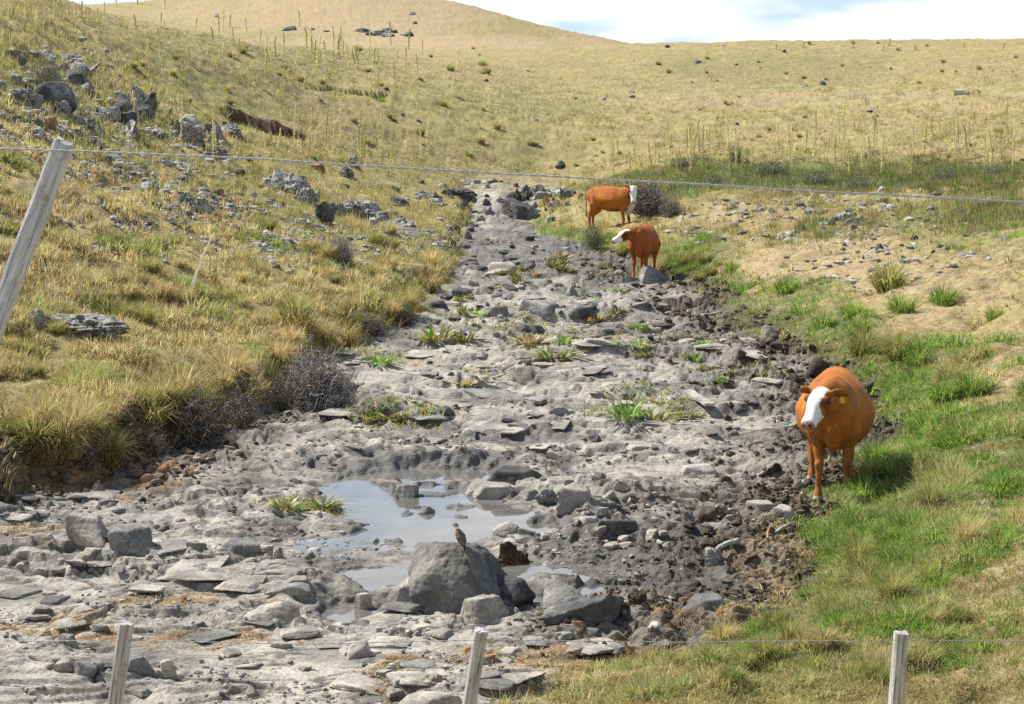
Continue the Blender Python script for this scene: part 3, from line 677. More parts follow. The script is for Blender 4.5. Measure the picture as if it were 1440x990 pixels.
STONES = [ # name px py w h style mat k label
 ('boulder', 650, 848, 142, 92, 'block', 'rock_grey', 3, 'largest grey boulder by the pool with a small brown bird on top', 6, 3.2),
 ('boulder', 712, 842, 84, 48, 'wedge', 'rock_dark', 4, 'dark wedge of rock leaning against the largest grey boulder', 5, 0.3),
 ('boulder', 824, 880, 128, 58, 'block', 'rock_dark', 5, 'broad dark boulder with a pale top beside the small pool', 6, 0.0),
 ('boulder', 800, 858, 88, 52, 'boulder', 'rock_grey', 15, 'pale grey stone forming the shoulder behind the broad dark boulder', 5, 0.0),
 ('boulder', 682, 871, 72, 42, 'wedge', 'rock_pale', 6, 'rounded pale boulder in front of the largest grey boulder', 5, 0.0),
 ('rock', 581, 846, 46, 32, 'wedge', 'rock_pale', 7, 'pointed pale rock against the foot of the largest boulder', 5, 0.0),
 ('rock', 511, 858, 27, 24, 'wedge', 'rock_pale', 8, 'small pointed stone standing at the edge of the nearest puddle', 4, 0.0),
 ('rock', 722, 678, 86, 28, 'slab', 'rock_dark', 9, 'dark thick slab tilted at the far edge of the main pool', 5, 0.0),
 ('rock', 698, 700, 76, 20, 'slab', 'rock_pale', 10, 'flat pale slab below the dark tilted slab by the pool', 5, 0.1),
 ('rock', 744, 703, 30, 12, 'slab', 'rock_grey', 11, 'small thin slab next to the flat pale slab', 4, 0.0),
 ('rock', 770, 712, 36, 26, 'crag', 'rock_grey', 12, 'rough upright grey stone at the pool\'s far corner', 4, 0.0),
 ('rock', 808, 714, 54, 34, 'wedge', 'rock_pale', 13, 'tall leaning pale slab in the rubble beyond the pool', 4, 0.2),
 ('rock', 846, 712, 50, 20, 'crag', 'rock_grey', 14, 'rough grey rock behind the leaning pale slab in the rubble', 4, 0.0),
 ('rock', 826, 735, 44, 17, 'slab', 'rock_pale', 16, 'low pale stone in front of the leaning slab rubble', 4, 0.0),
 ('rock', 572, 704, 38, 22, 'block', 'rock_pale', 17, 'squarish pale stone standing in the main pool', 4, 0.0),
 ('rock', 598, 730, 28, 17, 'boulder', 'rock_grey', 18, 'small round grey stone in the middle of the main pool', 4, 0.0),
 ('rock', 712, 753, 38, 20, 'boulder', 'rock_pale', 19, 'smooth egg shaped stone at the near edge of the pool', 5, 0.0),
 ('rock', 738, 752, 22, 10, 'slab', 'rock_grey', 20, 'small flat stone beside the smooth egg shaped one', 4, 0.0),
 ('rock', 728, 728, 40, 16, 'slab', 'rock_grey', 21, 'low wet grey slab lying in the pool before its blue reflection', 4, 0.0),
 ('rock', 868, 757, 60, 20, 'slab', 'rock_dark', 22, 'long dark edged slab lying on the mud beyond the dark boulder', 4, 0.0),
 ('rock', 912, 759, 28, 17, 'block', 'rock_pale', 23, 'pale cube of stone at the end of the long dark slab', 4, 0.0),
 ('rock', 985, 667, 62, 16, 'slab', 'rock_white', 24, 'lone flat bleached slab on open bed left of the near cow', 4, 0.35),
 ('rock', 1022, 728, 44, 24, 'crag', 'rock_pale', 25, 'angular pale rock with a notch set in dark mud', 4, 0.0),
 ('rock', 1072, 720, 50, 13, 'slab', 'rock_pale', 26, 'pale flat rock in mud just in front of the near cow', 4, 0.0),
 ('rock', 1101, 727, 34, 17, 'wedge', 'rock_pale', 27, 'small triangular rock in mud nearest the near cow\'s hooves', 4, 0.0),
 ('rock', 984, 856, 78, 34, 'slab', 'rock_grey', 28, 'broad flat topped grey rock between the dark boulder and the grassy bank', 5, 0.0),
 ('rock', 608, 1012, 104, 56, 'boulder', 'rock_pale', 29, 'large flat slab beside the middle short fence post', 5, 0.0),
 ('rock', 124, 773, 64, 38, 'wedge', 'rock_pale', 30, 'rough block with a shaded triangular side, left of its twin', 5, 0.0),
 ('rock', 184, 774, 66, 38, 'block', 'rock_grey', 31, 'smooth fronted grey block, right of its rough twin', 5, 0.15),
 ('rock', 384, 872, 74, 32, 'boulder', 'rock_pale', 32, 'rounded hump of pale rock rising from the bed near the last ledge', 5, 0.0),
 ('rock', 288, 820, 116, 17, 'slab', 'rock_pale', 33, 'longest low ledge slab with a shaded front edge', 5, -0.05),
 ('rock', 346, 834, 78, 16, 'slab', 'rock_pale', 34, 'middle ledge slab between the longest ledge and its dark neighbour', 5, 0.0),
 ('rock', 408, 835, 60, 16, 'slab', 'rock_grey', 35, 'darker short ledge slab at the end of the ledge row', 4, 0.0),
 ('rock', 402, 806, 80, 12, 'slab', 'rock_grey', 36, 'thin broken ledge above the row of ledge slabs', 4, -0.1),
 ('rock', 276, 776, 32, 17, 'block', 'rock_grey', 37, 'small grey block between the twin blocks and the pale upright chip', 4, 0.0),
 ('rock', 340, 776, 62, 19, 'slab', 'rock_grey', 38, 'long rounded ledge stone left of the pale upright chip', 4, 0.0),
 ('rock', 391, 785, 15, 18, 'wedge', 'rock_white', 39, 'pale upright chip of stone on the open slab', 4, 0.0),
 ('rock', 24, 732, 80, 32, 'crag', 'rock_grey', 40, 'streaked grey outcrop at the foot of the earthy bank by the frame edge', 5, 0.0),
 ('rock', 108, 707, 34, 12, 'slab', 'rock_dark', 41, 'low dark slab behind the twin blocks', 4, 0.0),
 ('rock', 148, 709, 22, 13, 'block', 'rock_grey', 42, 'small dark block behind the gap of the twin blocks', 4, 0.0),
 ('rock', 118, 950, 40, 24, 'block', 'rock_grey', 43, 'low grey block just left of the leftmost short fence post', 4, 0.0),
 ('rock', 190, 948, 52, 30, 'block', 'rock_grey', 44, 'dark faced block directly behind the leftmost short fence post', 4, 0.0),
 ('rock', 142, 930, 70, 14, 'slab', 'rock_grey', 45, 'long flat ledge behind the leftmost short fence post', 4, 0.0),
 ('rock', 505, 926, 36, 26, 'block', 'rock_pale', 46, 'squared pale block on the bed left of the middle short post', 4, 0.0),
 ('rock', 236, 955, 22, 20, 'wedge', 'rock_pale', 47, 'small pointed stone right of the leftmost short fence post', 4, 0.0),
 ('rock', 94, 908, 26, 18, 'wedge', 'rock_pale', 48, 'small peaked stone sitting in orange litter', 4, 0.0),
 ('rock', 115, 806, 48, 14, 'crag', 'rock_dark', 49, 'dark crusted lump of rock on the open pale slab', 4, 0.0),
 ('rock', 1126, 932, 52, 15, 'crag', 'rock_dark', 50, 'dark flat dung coloured stone lying in short grass near the end post', 4, 0.0),
 ('rock', 921, 397, 44, 25, 'boulder', 'rock_grey', 51, 'rounded dark grey boulder at the feet of the middle cow', 5, 0.0),
 ('rock', 760, 446, 62, 20, 'block', 'rock_grey', 52, 'long grey rock in the middle of the upper stream bed', 4, 0.0),
 ('rock', 819, 449, 40, 14, 'block', 'rock_dark', 53, 'dark fronted rock right of the long grey one in the upper bed', 4, 0.0),
 ('rock', 742, 468, 30, 16, 'boulder', 'rock_dark', 54, 'dark hump just below the long grey rock of the upper bed', 4, 0.0),
 ('rock', 702, 447, 36, 16, 'block', 'rock_grey', 55, 'grey rock left of the long one in the upper bed', 4, 0.0),
 ('rock', 650, 418, 30, 12, 'block', 'rock_dark', 56, 'small dark rock where the upper bed meets the grassy bank', 4, 0.0),
 ('rock', 690, 590, 100, 17, 'slab', 'rock_pale', 57, 'tan coloured flat slab in mid stream bed', 4, 0.0),
 ('rock', 700, 606, 120, 14, 'slab', 'rock_grey', 58, 'grey ledge directly below the tan flat slab', 4, 0.0),
 ('rock', 790, 586, 44, 14, 'block', 'rock_grey', 59, 'small dark sided rock right of the tan flat slab', 4, 0.0),
 ('rock', 628, 585, 22, 12, 'boulder', 'rock_dark', 60, 'small dark stone left of the tan flat slab', 4, 0.0),
 ('rock', 1083, 474, 26, 18, 'boulder', 'rock_pale', 61, 'rounded pale stone sticking from the trampled mud', 4, 0.0),
 ('rock', 1140, 845, 44, 20, 'crag', 'mud', 62, 'dark earthy rock poking from the near grassy bank', 4, 0.0),
 ('rock', 120, 476, 130, 38, 'crag', 'rock_lichen', 63, 'long low lichened outcrop in dry grass right of the leaning post', 6, 0.0),
 ('rock', 55, 462, 46, 26, 'crag', 'rock_lichen', 64, 'smaller lump at the leaning post end of the long low outcrop', 5, 0.0),
 ('rock', 266, 186, 36, 24, 'boulder', 'rock_white', 65, 'big pale topped block crowning the end of the hillside outcrop', 5, 0.0),
 ('rock', 264, 206, 56, 30, 'crag', 'rock_lichen', 66, 'dark ledge under the big pale topped block', 5, 0.0),
 ('rock', 192, 146, 40, 24, 'crag', 'rock_lichen', 67, 'stepped grey block on the ridge of the hillside outcrop', 5, 0.0),
 ('rock', 206, 160, 34, 26, 'crag', 'rock_dark', 68, 'dark cleft rock right below the stepped grey block', 5, 0.0),
 ('rock', 98, 92, 44, 18, 'crag', 'rock_lichen', 69, 'dark rock nearest the ridge line of the hillside', 5, 0.0),
 ('rock', 76, 150, 62, 36, 'boulder', 'rock_dark', 70, 'broadest dark crag in the middle of the hillside outcrop', 5, 0.0),
 ('rock', 104, 120, 44, 20, 'block', 'rock_dark', 71, 'dark crag between the ridge rock and the broadest crag', 5, 0.0),
 ('rock', 125, 106, 34, 20, 'crag', 'rock_lichen', 72, 'layered grey rock right of the dark ridge rocks', 5, 0.0),
 ('rock', 458, 322, 34, 38, 'crag', 'rock_dark', 73, 'black hollow faced rock at the end of the middle outcrop', 5, 0.0),
 ('rock', 404, 274, 62, 34, 'crag', 'rock_lichen', 74, 'ridge shaped lichened rock topping the middle outcrop', 5, 0.0),
 ('rock', 432, 292, 42, 30, 'crag', 'rock_lichen', 75, 'lichened rock stepping down between the ridge rock and the black hollow one', 5, 0.0),
 ('rock', 500, 306, 54, 20, 'crag', 'rock_lichen', 76, 'flat lichened rock right of the black hollow one', 5, 0.0),
 ('rock', 560, 322, 50, 20, 'crag', 'rock_lichen', 77, 'arched dark rock with white crust near the stream head', 5, 0.0),
 ('rock', 572, 332, 36, 11, 'slab', 'rock_white', 78, 'white crusted slab just below the arched dark rock', 4, 0.0),
 ('rock', 645, 277, 56, 17, 'crag', 'rock_dark', 79, 'long dark rock left of the stream head boulders', 5, 0.0),
 ('rock', 262, 296, 38, 24, 'crag', 'rock_lichen', 80, 'dark lichened rock on the open slope between both outcrops', 5, 0.0),
 ('rock', 284, 302, 30, 22, 'crag', 'rock_lichen', 81, 'white capped rock touching the dark lichened one on the open slope', 5, 0.0),
 ('rock', 207, 272, 34, 22, 'boulder', 'rock_lichen', 82, 'round topped pale rock alone on the slope above the dark pair', 5, 0.0),
 ('rock', 55, 194, 22, 14, 'boulder', 'rock_lichen', 83, 'small round grey rock just above the leaning post\'s top', 4, 0.0),
 ('rock', 70, 180, 20, 16, 'block', 'rock_red', 84, 'rusty orange stone under the broadest dark crag', 4, 0.0),
 ('rock', 1184, 312, 34, 14, 'crag', 'rock_lichen', 85, 'largest pale stone of the right slope\'s stony patch', 4, 0.0),
 ('rock', 1355, 135, 26, 8, 'slab', 'rock_white', 86, 'small white stone high on the far right hill', 4, 0.0),
 ('rock', 735, 309, 58, 26, 'block', 'rock_dark', 87, 'biggest dark boulder at the head of the stream', 5, 0.0),
 ('rock', 728, 285, 46, 26, 'crag', 'rock_dark', 88, 'dark crag behind the biggest stream head boulder', 5, 0.0),
]
for (n_, px, py, w, h, sty, mk, k, lab, sub, rt) in STONES:
    o_ = stone(n_, px, py, w, h, sty, mk, k, lab, 'boulder' if n_ == 'boulder' else 'rock', None, sub, rt if rt else None)
    if k == 3 and n_ == 'boulder':      # the big one: slanted left shoulder, flat dipping top, split front
        o_.data = stone_mesh('bird_boulder', 77, 'block', M['rock_mid'], 6, [(-.15, -.75, .62, .80), (-.80, -.25, .50, .86), (.05, .25, 1, .80), (.95, -.35, .25, .92), (.55, -.75, .15, .90), (0, 1, .1, .8), (-1, .1, -.2, .98), (0, 0, -1, .9), (.6, -.1, .78, .93), (-.35, -.95, .05, .88)])
        o_.data.set_sharp_from_angle(angle=math.radians(30)); o_.rotation_euler = (0, 0, 0.12); o_.scale = (o_.scale[0], o_.scale[1] * 1.1, o_.scale[2] * .88); o_.scale.x *= 1.05

def scatter(n, region, wr, hr, styles, mks, label, group, name='stone', cat='stone', minz=None, ok=None, seed=0):
    r_ = random.Random(seed); out_ = []; tries = 0
    while len(out_) < n and tries < n * 12:
        tries += 1
        px, py = region(r_)
        if ok and not ok(px, py): continue
        w = math.exp(r_.uniform(math.log(wr[0]), math.log(wr[1]))); h = w * r_.uniform(*hr)
        random.seed(seed * 1000 + tries)
        o = stone(name, px, py, w, h, r_.choice(styles), r_.choice(mks), r_.randrange(6), label, cat, group, 3 if w < 16 else 4, r_.uniform(0, 6.28))
        out_.append(o)
    return out_
def zval(A, p): return float(grid_h(A.reshape(nR, nC), np.array([p.x]), np.array([p.y]))[0])
def on_rock(px, py):
    p = ground(px, py); return zval(GM['rock'], p) > 0.6 and zval(GM['pool'], p) > 1.25
def off_rock(px, py):
    p = ground(px, py); return zval(GM['rock'], p) < 0.2 and p.y < 130
def seg(pts, sx, sy):
    def f(r):
        k = r.randrange(len(pts) - 1); t = r.random(); a, b_ = pts[k], pts[k + 1]
        return a[0] + (b_[0] - a[0]) * t + r.gauss(0, sx), a[1] + (b_[1] - a[1]) * t + r.gauss(0, sy)
    return f
def box(x0, x1, y0, y1): return lambda r: (r.uniform(x0, x1), r.uniform(y0, y1))
scatter(34, box(760, 960, 675, 775), (9, 30), (.3, .6), ['block', 'wedge', 'boulder'], ['rock_pale', 'rock_grey', 'rock_pale'], 'small broken stone in the rubble right of the main pool', 'rubble stones right of the pool', ok=on_rock, seed=1)
scatter(26, box(520, 960, 845, 975), (8, 26), (.3, .6), ['block', 'wedge', 'boulder', 'slab'], ['rock_pale', 'rock_grey', 'rock_pale', 'rock_red'], 'small loose stone around the feet of the big near boulders', 'loose stones around the near boulders', ok=on_rock, seed=2)
scatter(44, box(10, 520, 700, 985), (7, 34), (.18, .5), ['slab', 'block', 'slab', 'wedge'], ['rock_pale', 'rock_grey', 'rock_pale'], 'small grey stone on the near open slab left of the pool', 'stones on the near open slab', ok=on_rock, seed=3)
scatter(40, box(480, 1100, 480, 640), (6, 30), (.2, .5), ['slab', 'block', 'boulder'], ['rock_pale', 'rock_grey', 'rock_grey', 'rock_dark'], 'small stone on the bed between the pool and the upper rocks', 'stones of the middle bed', ok=on_rock, seed=4)
scatter(60, box(600, 940, 330, 480), (5, 20), (.3, .7), ['slab', 'block', 'boulder'], ['rock_grey', 'rock_grey', 'rock_dark', 'rock_pale'], 'small stone strewn over the narrow upper stream bed', 'stones of the upper bed', ok=on_rock, seed=5)
scatter(46, seg([(610, 285), (700, 275), (760, 300), (800, 262)], 28, 10), (7, 26), (.35, .7), ['crag', 'block', 'boulder'], ['rock_dark', 'rock_grey', 'rock_lichen', 'rock_dark'], 'dark boulder jumbled with others at the head of the stream', 'boulders at the stream head', name='boulder', cat='boulder', seed=6)
scatter(78, seg([(5, 70), (60, 100), (110, 130), (190, 150), (270, 190), (300, 215), (220, 190), (150, 140), (60, 120), (20, 130), (60, 170), (200, 215), (120, 150)], 20, 12), (13, 44), (.3, .6), ['crag', 'crag', 'block', 'boulder'], ['rock_lichen', 'rock_lichen', 'rock_dark', 'rock_grey'], 'grey lichened rock of the outcrop high on the hillside above the leaning post', 'rocks of the hillside outcrop', name='rock', cat='rock', ok=off_rock, seed=7)
scatter(48, seg([(340, 260), (400, 265), (450, 295), (520, 300), (600, 290), (480, 262), (620, 265), (660, 290), (440, 320)], 18, 9), (9, 40), (.3, .55), ['crag', 'crag', 'slab'], ['rock_lichen', 'rock_lichen', 'rock_dark'], 'lichened rock of the low outcrop between hillside and stream head', 'rocks of the middle outcrop', name='rock', cat='rock', ok=off_rock, seed=8)
scatter(34, box(10, 500, 215, 400), (8, 24), (.3, .6), ['crag', 'boulder', 'block'], ['rock_lichen', 'rock_dark', 'rock_grey', 'rock_red'], 'small rock scattered in the dry grass below the outcrops', 'rocks scattered in dry grass', name='rock', cat='rock', ok=off_rock, seed=9)
scatter(64, seg([(1000, 305), (1080, 300), (1180, 305), (1280, 290), (1160, 320), (1240, 370), (1300, 345), (1400, 330)], 26, 8), (4, 17), (.3, .6), ['crag', 'block', 'boulder'], ['rock_lichen', 'rock_dark', 'rock_grey'], 'small stone on the bare earthy slope beyond the near cow', 'stones on the bare right slope', ok=off_rock, seed=10)
scatter(36, box(880, 1440, 60, 250), (4, 11), (.3, .6), ['crag', 'slab'], ['rock_lichen', 'rock_dark', 'rock_grey'], 'small distant stone on the far dry hillside', 'stones on the far hill', seed=11)
scatter(14, seg([(395, 42), (560, 48), (500, 44)], 14, 3), (8, 30), (.15, .25), ['slab', 'crag'], ['rock_dark', 'rock_grey'], 'dark flat ledge rock on the plain below the rounded hill', 'ledge rocks below the rounded hill', name='rock', cat='rock', seed=18)
scatter(22, box(300, 860, 15, 240), (4, 12), (.3, .6), ['crag', 'slab'], ['rock_lichen', 'rock_dark', 'rock_grey'], 'small distant stone below the rounded hill', 'stones below the rounded hill', seed=12)
scatter(18, seg([(620, 400), (640, 350), (660, 320), (690, 305)], 8, 6), (8, 18), (.4, .8), ['crag', 'boulder'], ['rock_dark', 'rock_grey'], 'dark rock along the foot of the upper left bank', 'rocks along the upper left bank', name='rock', cat='rock', seed=13)
scatter(34, box(0, 620, 690, 985), (30, 110), (.09, .17), ['slab', 'slab', 'block'], ['rock_pale', 'rock_pale', 'rock_grey'], 'thin flat layer of rock with a shaded edge on the near open bed', 'flat rock layers of the near bed', name='flat_rock', cat='flat rock', ok=on_rock, seed=21)
scatter(54, box(430, 1080, 480, 650), (26, 90), (.09, .17), ['slab', 'slab', 'block'], ['rock_pale', 'rock_grey', 'rock_pale'], 'thin flat layer of rock with a shaded edge on the middle bed', 'flat rock layers of the middle bed', name='flat_rock', cat='flat rock', ok=on_rock, seed=22)
scatter(50, box(600, 940, 345, 480), (14, 50), (.12, .25), ['slab', 'slab', 'block'], ['rock_pale', 'rock_grey', 'rock_dark'], 'thin flat layer of rock on the narrow upper bed', 'flat rock layers of the upper bed', name='flat_rock', cat='flat rock', ok=on_rock, seed=23)
scatter(26, box(480, 900, 860, 985), (26, 80), (.1, .2), ['slab'], ['rock_pale', 'rock_grey'], 'thin flat layer of rock in front of the big near boulders', 'flat rock layers before the near boulders', name='flat_rock', cat='flat rock', ok=on_rock, seed=24)
# clods of trampled mud
scatter(60, seg([(960, 430), (1040, 470), (1130, 500), (1180, 560), (1000, 520), (1060, 690), (1020, 780), (960, 760), (1080, 760)], 34, 16), (10, 34), (.35, .65), ['crag', 'boulder'], ['mud'], 'dark dried mud clod on the trampled right bank', 'mud clods on the trampled bank', name='mud_clod', cat='mud clod', seed=14)
scatter(40, seg([(10, 690), (100, 690), (200, 680), (290, 650), (180, 620), (240, 640)], 22, 14), (9, 30), (.35, .7), ['crag', 'boulder'], ['mud', 'mud', 'rock_red'], 'crumbled earth clod at the foot of the left bank', 'earth clods below the left bank', name='earth_clod', cat='earth clod', seed=15)
stone('mud_clod', 1217, 556, 24, 20, 'boulder', 'mud', 1, 'round near black lump of mud right of the near cow', 'mud clod')

def rubble(name, label, wfun, n, sr, cols, seed, flat=(.3, .7)):
    r_ = np.random.default_rng(seed); w = (CELLW * wfun).ravel(); cs = np.cumsum(w); k = np.clip(np.searchsorted(cs, r_.uniform(0, cs[-1], n)), 0, len(w) - 1)
    ir, ic = k // (nC - 1), k % (nC - 1); P = np.stack([GX[ir, ic], GY[ir, ic], GZ[ir, ic]], 1)
    v0, f0 = RUB; s_ = np.exp(r_.uniform(math.log(sr[0]), math.log(sr[1]), n)) * P[:, 1] / F
    sc = np.stack([s_, s_ * r_.uniform(.5, 1, n), s_ * r_.uniform(flat[0], flat[1], n)], 1)
    a = r_.uniform(0, 6.28, n); V_ = v0[None] * (1 + 0.28 * r_.normal(size=(n, len(v0), 1))) * sc[:, None, :]
    x = V_[..., 0] * np.cos(a)[:, None] - V_[..., 1] * np.sin(a)[:, None]; y = V_[..., 0] * np.sin(a)[:, None] + V_[..., 1] * np.cos(a)[:, None]
    V_ = np.stack([x, y, V_[..., 2]], -1) + P[:, None, :] + np.array([0, 0, .3]) * sc[:, None, 2:3] * 0.3
    F_ = (f0[None] + (np.arange(n) * len(v0))[:, None, None]).reshape(-1, 3)
    c = np.array(cols)[r_.integers(0, len(cols), n)] * r_.uniform(.75, 1.2, (n, 1)); c = np.repeat(c, len(v0), 0)
    tag(obj(name, mesh_np(name, V_.reshape(-1, 3), F_, M['twig'], {'Col': c}, False)), label, None, None, 'stuff')
_d = np.abs(np.diff(GPY.reshape(nR, nC), axis=0))[:, :-1] * np.diff(PXS)[None, :]
CELLW = np.minimum(_d, 6) * ((GPX > -110) & (GPX < 1550) & (GPY < 1040) & (GPY > -60) & (GY.ravel() > 11.8)).reshape(nR, nC)[:-1, :-1]
_c = lambda A: A.reshape(nR, nC)[:-1, :-1]
RUB = ICO[1]
_rk = _c(GM['rock']) * (_c(GM['pool']) > 1.15) ; _nn = fbm(GX * 0.8, GY * 0.8, 901, 4)[:-1, :-1]
rubble('gravel', 'small angular gravel and chips strewn over the rock bed', _rk * np.clip(_nn * 3 + .1, .02, 1), 6000, (1.2, 6.0), [(.36, .34, .29), (.25, .24, .22), (.17, .165, .155), (.42, .39, .33), (.12, .115, .11)], 41)
rubble('mud_crumbs', 'dark crumbly lumps of trampled mud', _c(GM['mud']) ** 2 * np.clip(_nn * 2 + .6, .1, 1), 6000, (1.5, 7.0), [(.07, .055, .04), (.11, .085, .06), (.05, .04, .03), (.17, .135, .10)], 42, (.4, .9))
rubble('hillside_rubble', 'small grey stone rubble around the hillside outcrops', (1 - _c(GM['rock'])) * blobs(_c(GPX), _c(GPY), [(70, 130, 110, 70, 1), (200, 180, 130, 50, 1), (320, 240, 90, 30, .8), (430, 290, 130, 40, .8), (580, 280, 140, 30, .7), (220, 280, 140, 50, .3), (1150, 305, 220, 30, .3), (1230, 362, 140, 26, .16)], 903, 0.03) * np.clip(_nn * 2.5 + .4, .05, 1), 8000, (1.8, 8.5), [(.40, .39, .36), (.28, .27, .25), (.15, .145, .14), (.5, .49, .45)], 43)

# ------------------------------------------------------------------ vegetation helpers
PAL = dict(
 straw=(0.50, 0.41, 0.185), pale=(0.62, 0.54, 0.29), ochre=(0.42, 0.29, 0.115), rust=(0.34, 0.17, 0.065), yg=(0.33, 0.33, 0.095),
 green=(0.13, 0.26, 0.035), deep=(0.075, 0.125, 0.03), olive=(0.20, 0.195, 0.075), lime=(0.28, 0.46, 0.07), grey=(0.30, 0.27, 0.22), brown=(0.15, 0.10, 0.06))
for k_ in PAL: PAL[k_] = tuple(min(.8, c_ * 1.12) for c_ in PAL[k_])
def pick(r_, n, names, w):
    w = np.array(w, float); k = r_.choice(len(names), n, p=w / w.sum())
    return np.array([PAL[x] for x in names])[k] * r_.uniform(0.78, 1.2, (n, 1)) * r_.uniform(0.94, 1.06, (n, 3))

def blades(base, az, lean, hgt, wid, colr, r_, seg3=True, curl=0.6):
    """base (n,3); returns verts, tris, cols; each blade bends outward"""
    n = len(base); d = np.stack([np.cos(az), np.sin(az), np.zeros(n)], 1)
    pa = az + math.pi / 2 + r_.normal(size=n) * 0.7; side = np.stack([np.cos(pa), np.sin(pa), np.zeros(n)], 1) * (wid / 2)[:, None]
    up = np.array([0, 0, 1.0])
    l1 = lean * (1 - curl * 0.6); l2 = lean * (1 + curl)
    mid = base + (d * np.sin(l1)[:, None] + up * np.cos(l1)[:, None]) * (hgt * 0.55)[:, None]
    tip = mid + (d * np.sin(l2)[:, None] + up * np.cos(l2)[:, None]) * (hgt * 0.5)[:, None]
    if seg3:
        v = np.stack([base - side, base + side, mid - side * 0.85, mid + side * 0.85, tip], 1).reshape(-1, 3)
        o_ = np.arange(n)[:, None, None] * 5; t = (np.array([[0, 1, 3], [0, 3, 2], [2, 3, 4]])[None] + o_).reshape(-1, 3)
        c = np.repeat(colr, 5, 0)
    else:
        v = np.stack([base - side, base + side, (mid + tip) / 2], 1).reshape(-1, 3)
        t = np.arange(n * 3).reshape(-1, 3); c = np.repeat(colr, 3, 0)
    return v, t, c

dpy = np.abs(np.diff(GPY.reshape(nR, nC), axis=0)); dpx = np.diff(PXS)[None, :]
cellA = dpy[:, :-1] * dpx
infr = ((GPX > -110) & (GPX < 1550) & (GPY < 1040) & (GPY > -60) & (GY.ravel() > 11.5)).reshape(nR, nC)[:-1, :-1]
cellA = np.minimum(cellA, 6) * infr
def cells(A): return A.reshape(nR, nC)[:-1, :-1]
roots_free = 1 - cells(GM['rock'])

def sample_cells(weight, n, r_):
    w = (cellA * weight).ravel(); cs = np.cumsum(w); k = np.searchsorted(cs, r_.uniform(0, cs[-1], n)); k = np.clip(k, 0, len(w) - 1)
    ir, ic = k // (nC - 1), k % (nC - 1); fr = r_.uniform(0, 1, n); fc = r_.uniform(0, 1, n)
    def bl(A): return (A[ir, ic] * (1 - fc) + A[ir, ic + 1] * fc) * (1 - fr) + (A[ir + 1, ic] * (1 - fc) + A[ir + 1, ic + 1] * fc) * fr
    x = bl(GX); y = bl(GY); z = bl(GZ)
    at_ = {k_: v_.reshape(nR, nC)[ir, ic] for k_, v_ in dict(px=GPX, py=GPY, g=gg, b=bb, mud=GM['mud'], dl=GM['dl'], dr=GM['dr'], cut=GM['cut']).items()}
    return np.stack([x, y, z], 1), at_

def grass_mass(name, label, weight, n, nb, hr, names, wts, seed, near=True, leanr=(0.15, 0.9), wfac=1.0, hmod=None, colfn=None):
    r_ = np.random.default_rng(seed); P, A = sample_cells(weight, n, r_)
    h = r_.uniform(hr[0], hr[1], n); 
    if hmod is not None: h = h * hmod(P, A)
    tc_ = pick(r_, n, names, wts) if colfn is None else colfn(P, A, r_)
    i = np.repeat(np.arange(n), nb); m_ = len(i)
    az = r_.uniform(0, 2 * math.pi, m_); rad = np.sqrt(r_.uniform(0, 1, m_)) * h[i] * 0.35
    base = P[i].copy(); base[:, 0] += np.cos(az) * rad; base[:, 1] += np.sin(az) * rad; base[:, 2] -= 0.02 + 0.003 * P[i, 1] ** 1.0 * 0.3
    lean = r_.uniform(leanr[0], leanr[1], m_); hh = h[i] * r_.uniform(0.55, 1.1, m_)
    wid = np.maximum(0.0035, 0.00036 * P[i, 1]) * r_.uniform(0.7, 1.3, m_) * wfac
    cc = tc_[i] * r_.uniform(0.82, 1.16, (m_, 1)); cc = cc * (np.clip(1 + 0.5 * fbm(P[:, 0] * 0.9, P[:, 1] * 0.9, seed, 3), .6, 1.4)[i])[:, None]
    v, t, c = blades(base, az, lean, hh, wid, cc, r_, near)
    o = obj(name, mesh_np(name, v, t, M['grass'], {'Col': c}, True)); tag(o, label, None, None, 'stuff'); return o

cx_, cy_ = cells(GPX), cells(GPY); cg, cb_ = cells(gg), cells(bb); cyy = GY[:-1, :-1]
nmap = fbm(cx_ * 0.02, cy_ * 0.045, 301, 4); nm2 = fbm(cx_ * 0.006, cy_ * 0.02, 302, 3)
land_m = roots_free * (1 - 0.9 * np.clip(cells(GM['mud']) * 1.3, 0, 1)) * (1 - np.clip(cells(GM['cut']) * 1.5, 0, 1))
nearm = sst(48, 38, cyy)
left = sst(760, 700, cx_)
def drycol(P, A, r_):
    n = len(P); c1 = pick(r_, n, ['straw', 'pale', 'ochre', 'yg', 'olive', 'rust', 'lime'], [4, 3, 1.6, 2.2, 1.2, .6, .3]); return c1
def hillcol(P, A, r_):
    n = len(P)
    k = 1.2 * fbm(P[:, 0] * 0.06, P[:, 1] * 0.06, 311, 4) + 0.9 * fbm(P[:, 0] * 0.025, P[:, 1] * 0.10, 318, 4) + 0.35 * (A['g'] - 0.2) - 0.25 * A['b']
    ca = pick(r_, n, ['straw', 'pale', 'ochre', 'olive'], [4, 2.4, 1.6, .9]); cb2 = pick(r_, n, ['yg', 'olive', 'straw', 'pale', 'lime'], [5, 1.5, 2, 1.4, 1.0])
    w = sst(-0.25, 0.15, k + 0.12 * r_.normal(size=n))[:, None]; r0 = ca * (1 - w) + cb2 * w; cg2 = pick(r_, n, ['green', 'lime', 'yg'], [3, 4, 2]); wg = sst(.35, .75, A['g'] * (P[:, 1] < 72))[:, None]; return r0 * (1 - wg) + cg2 * wg
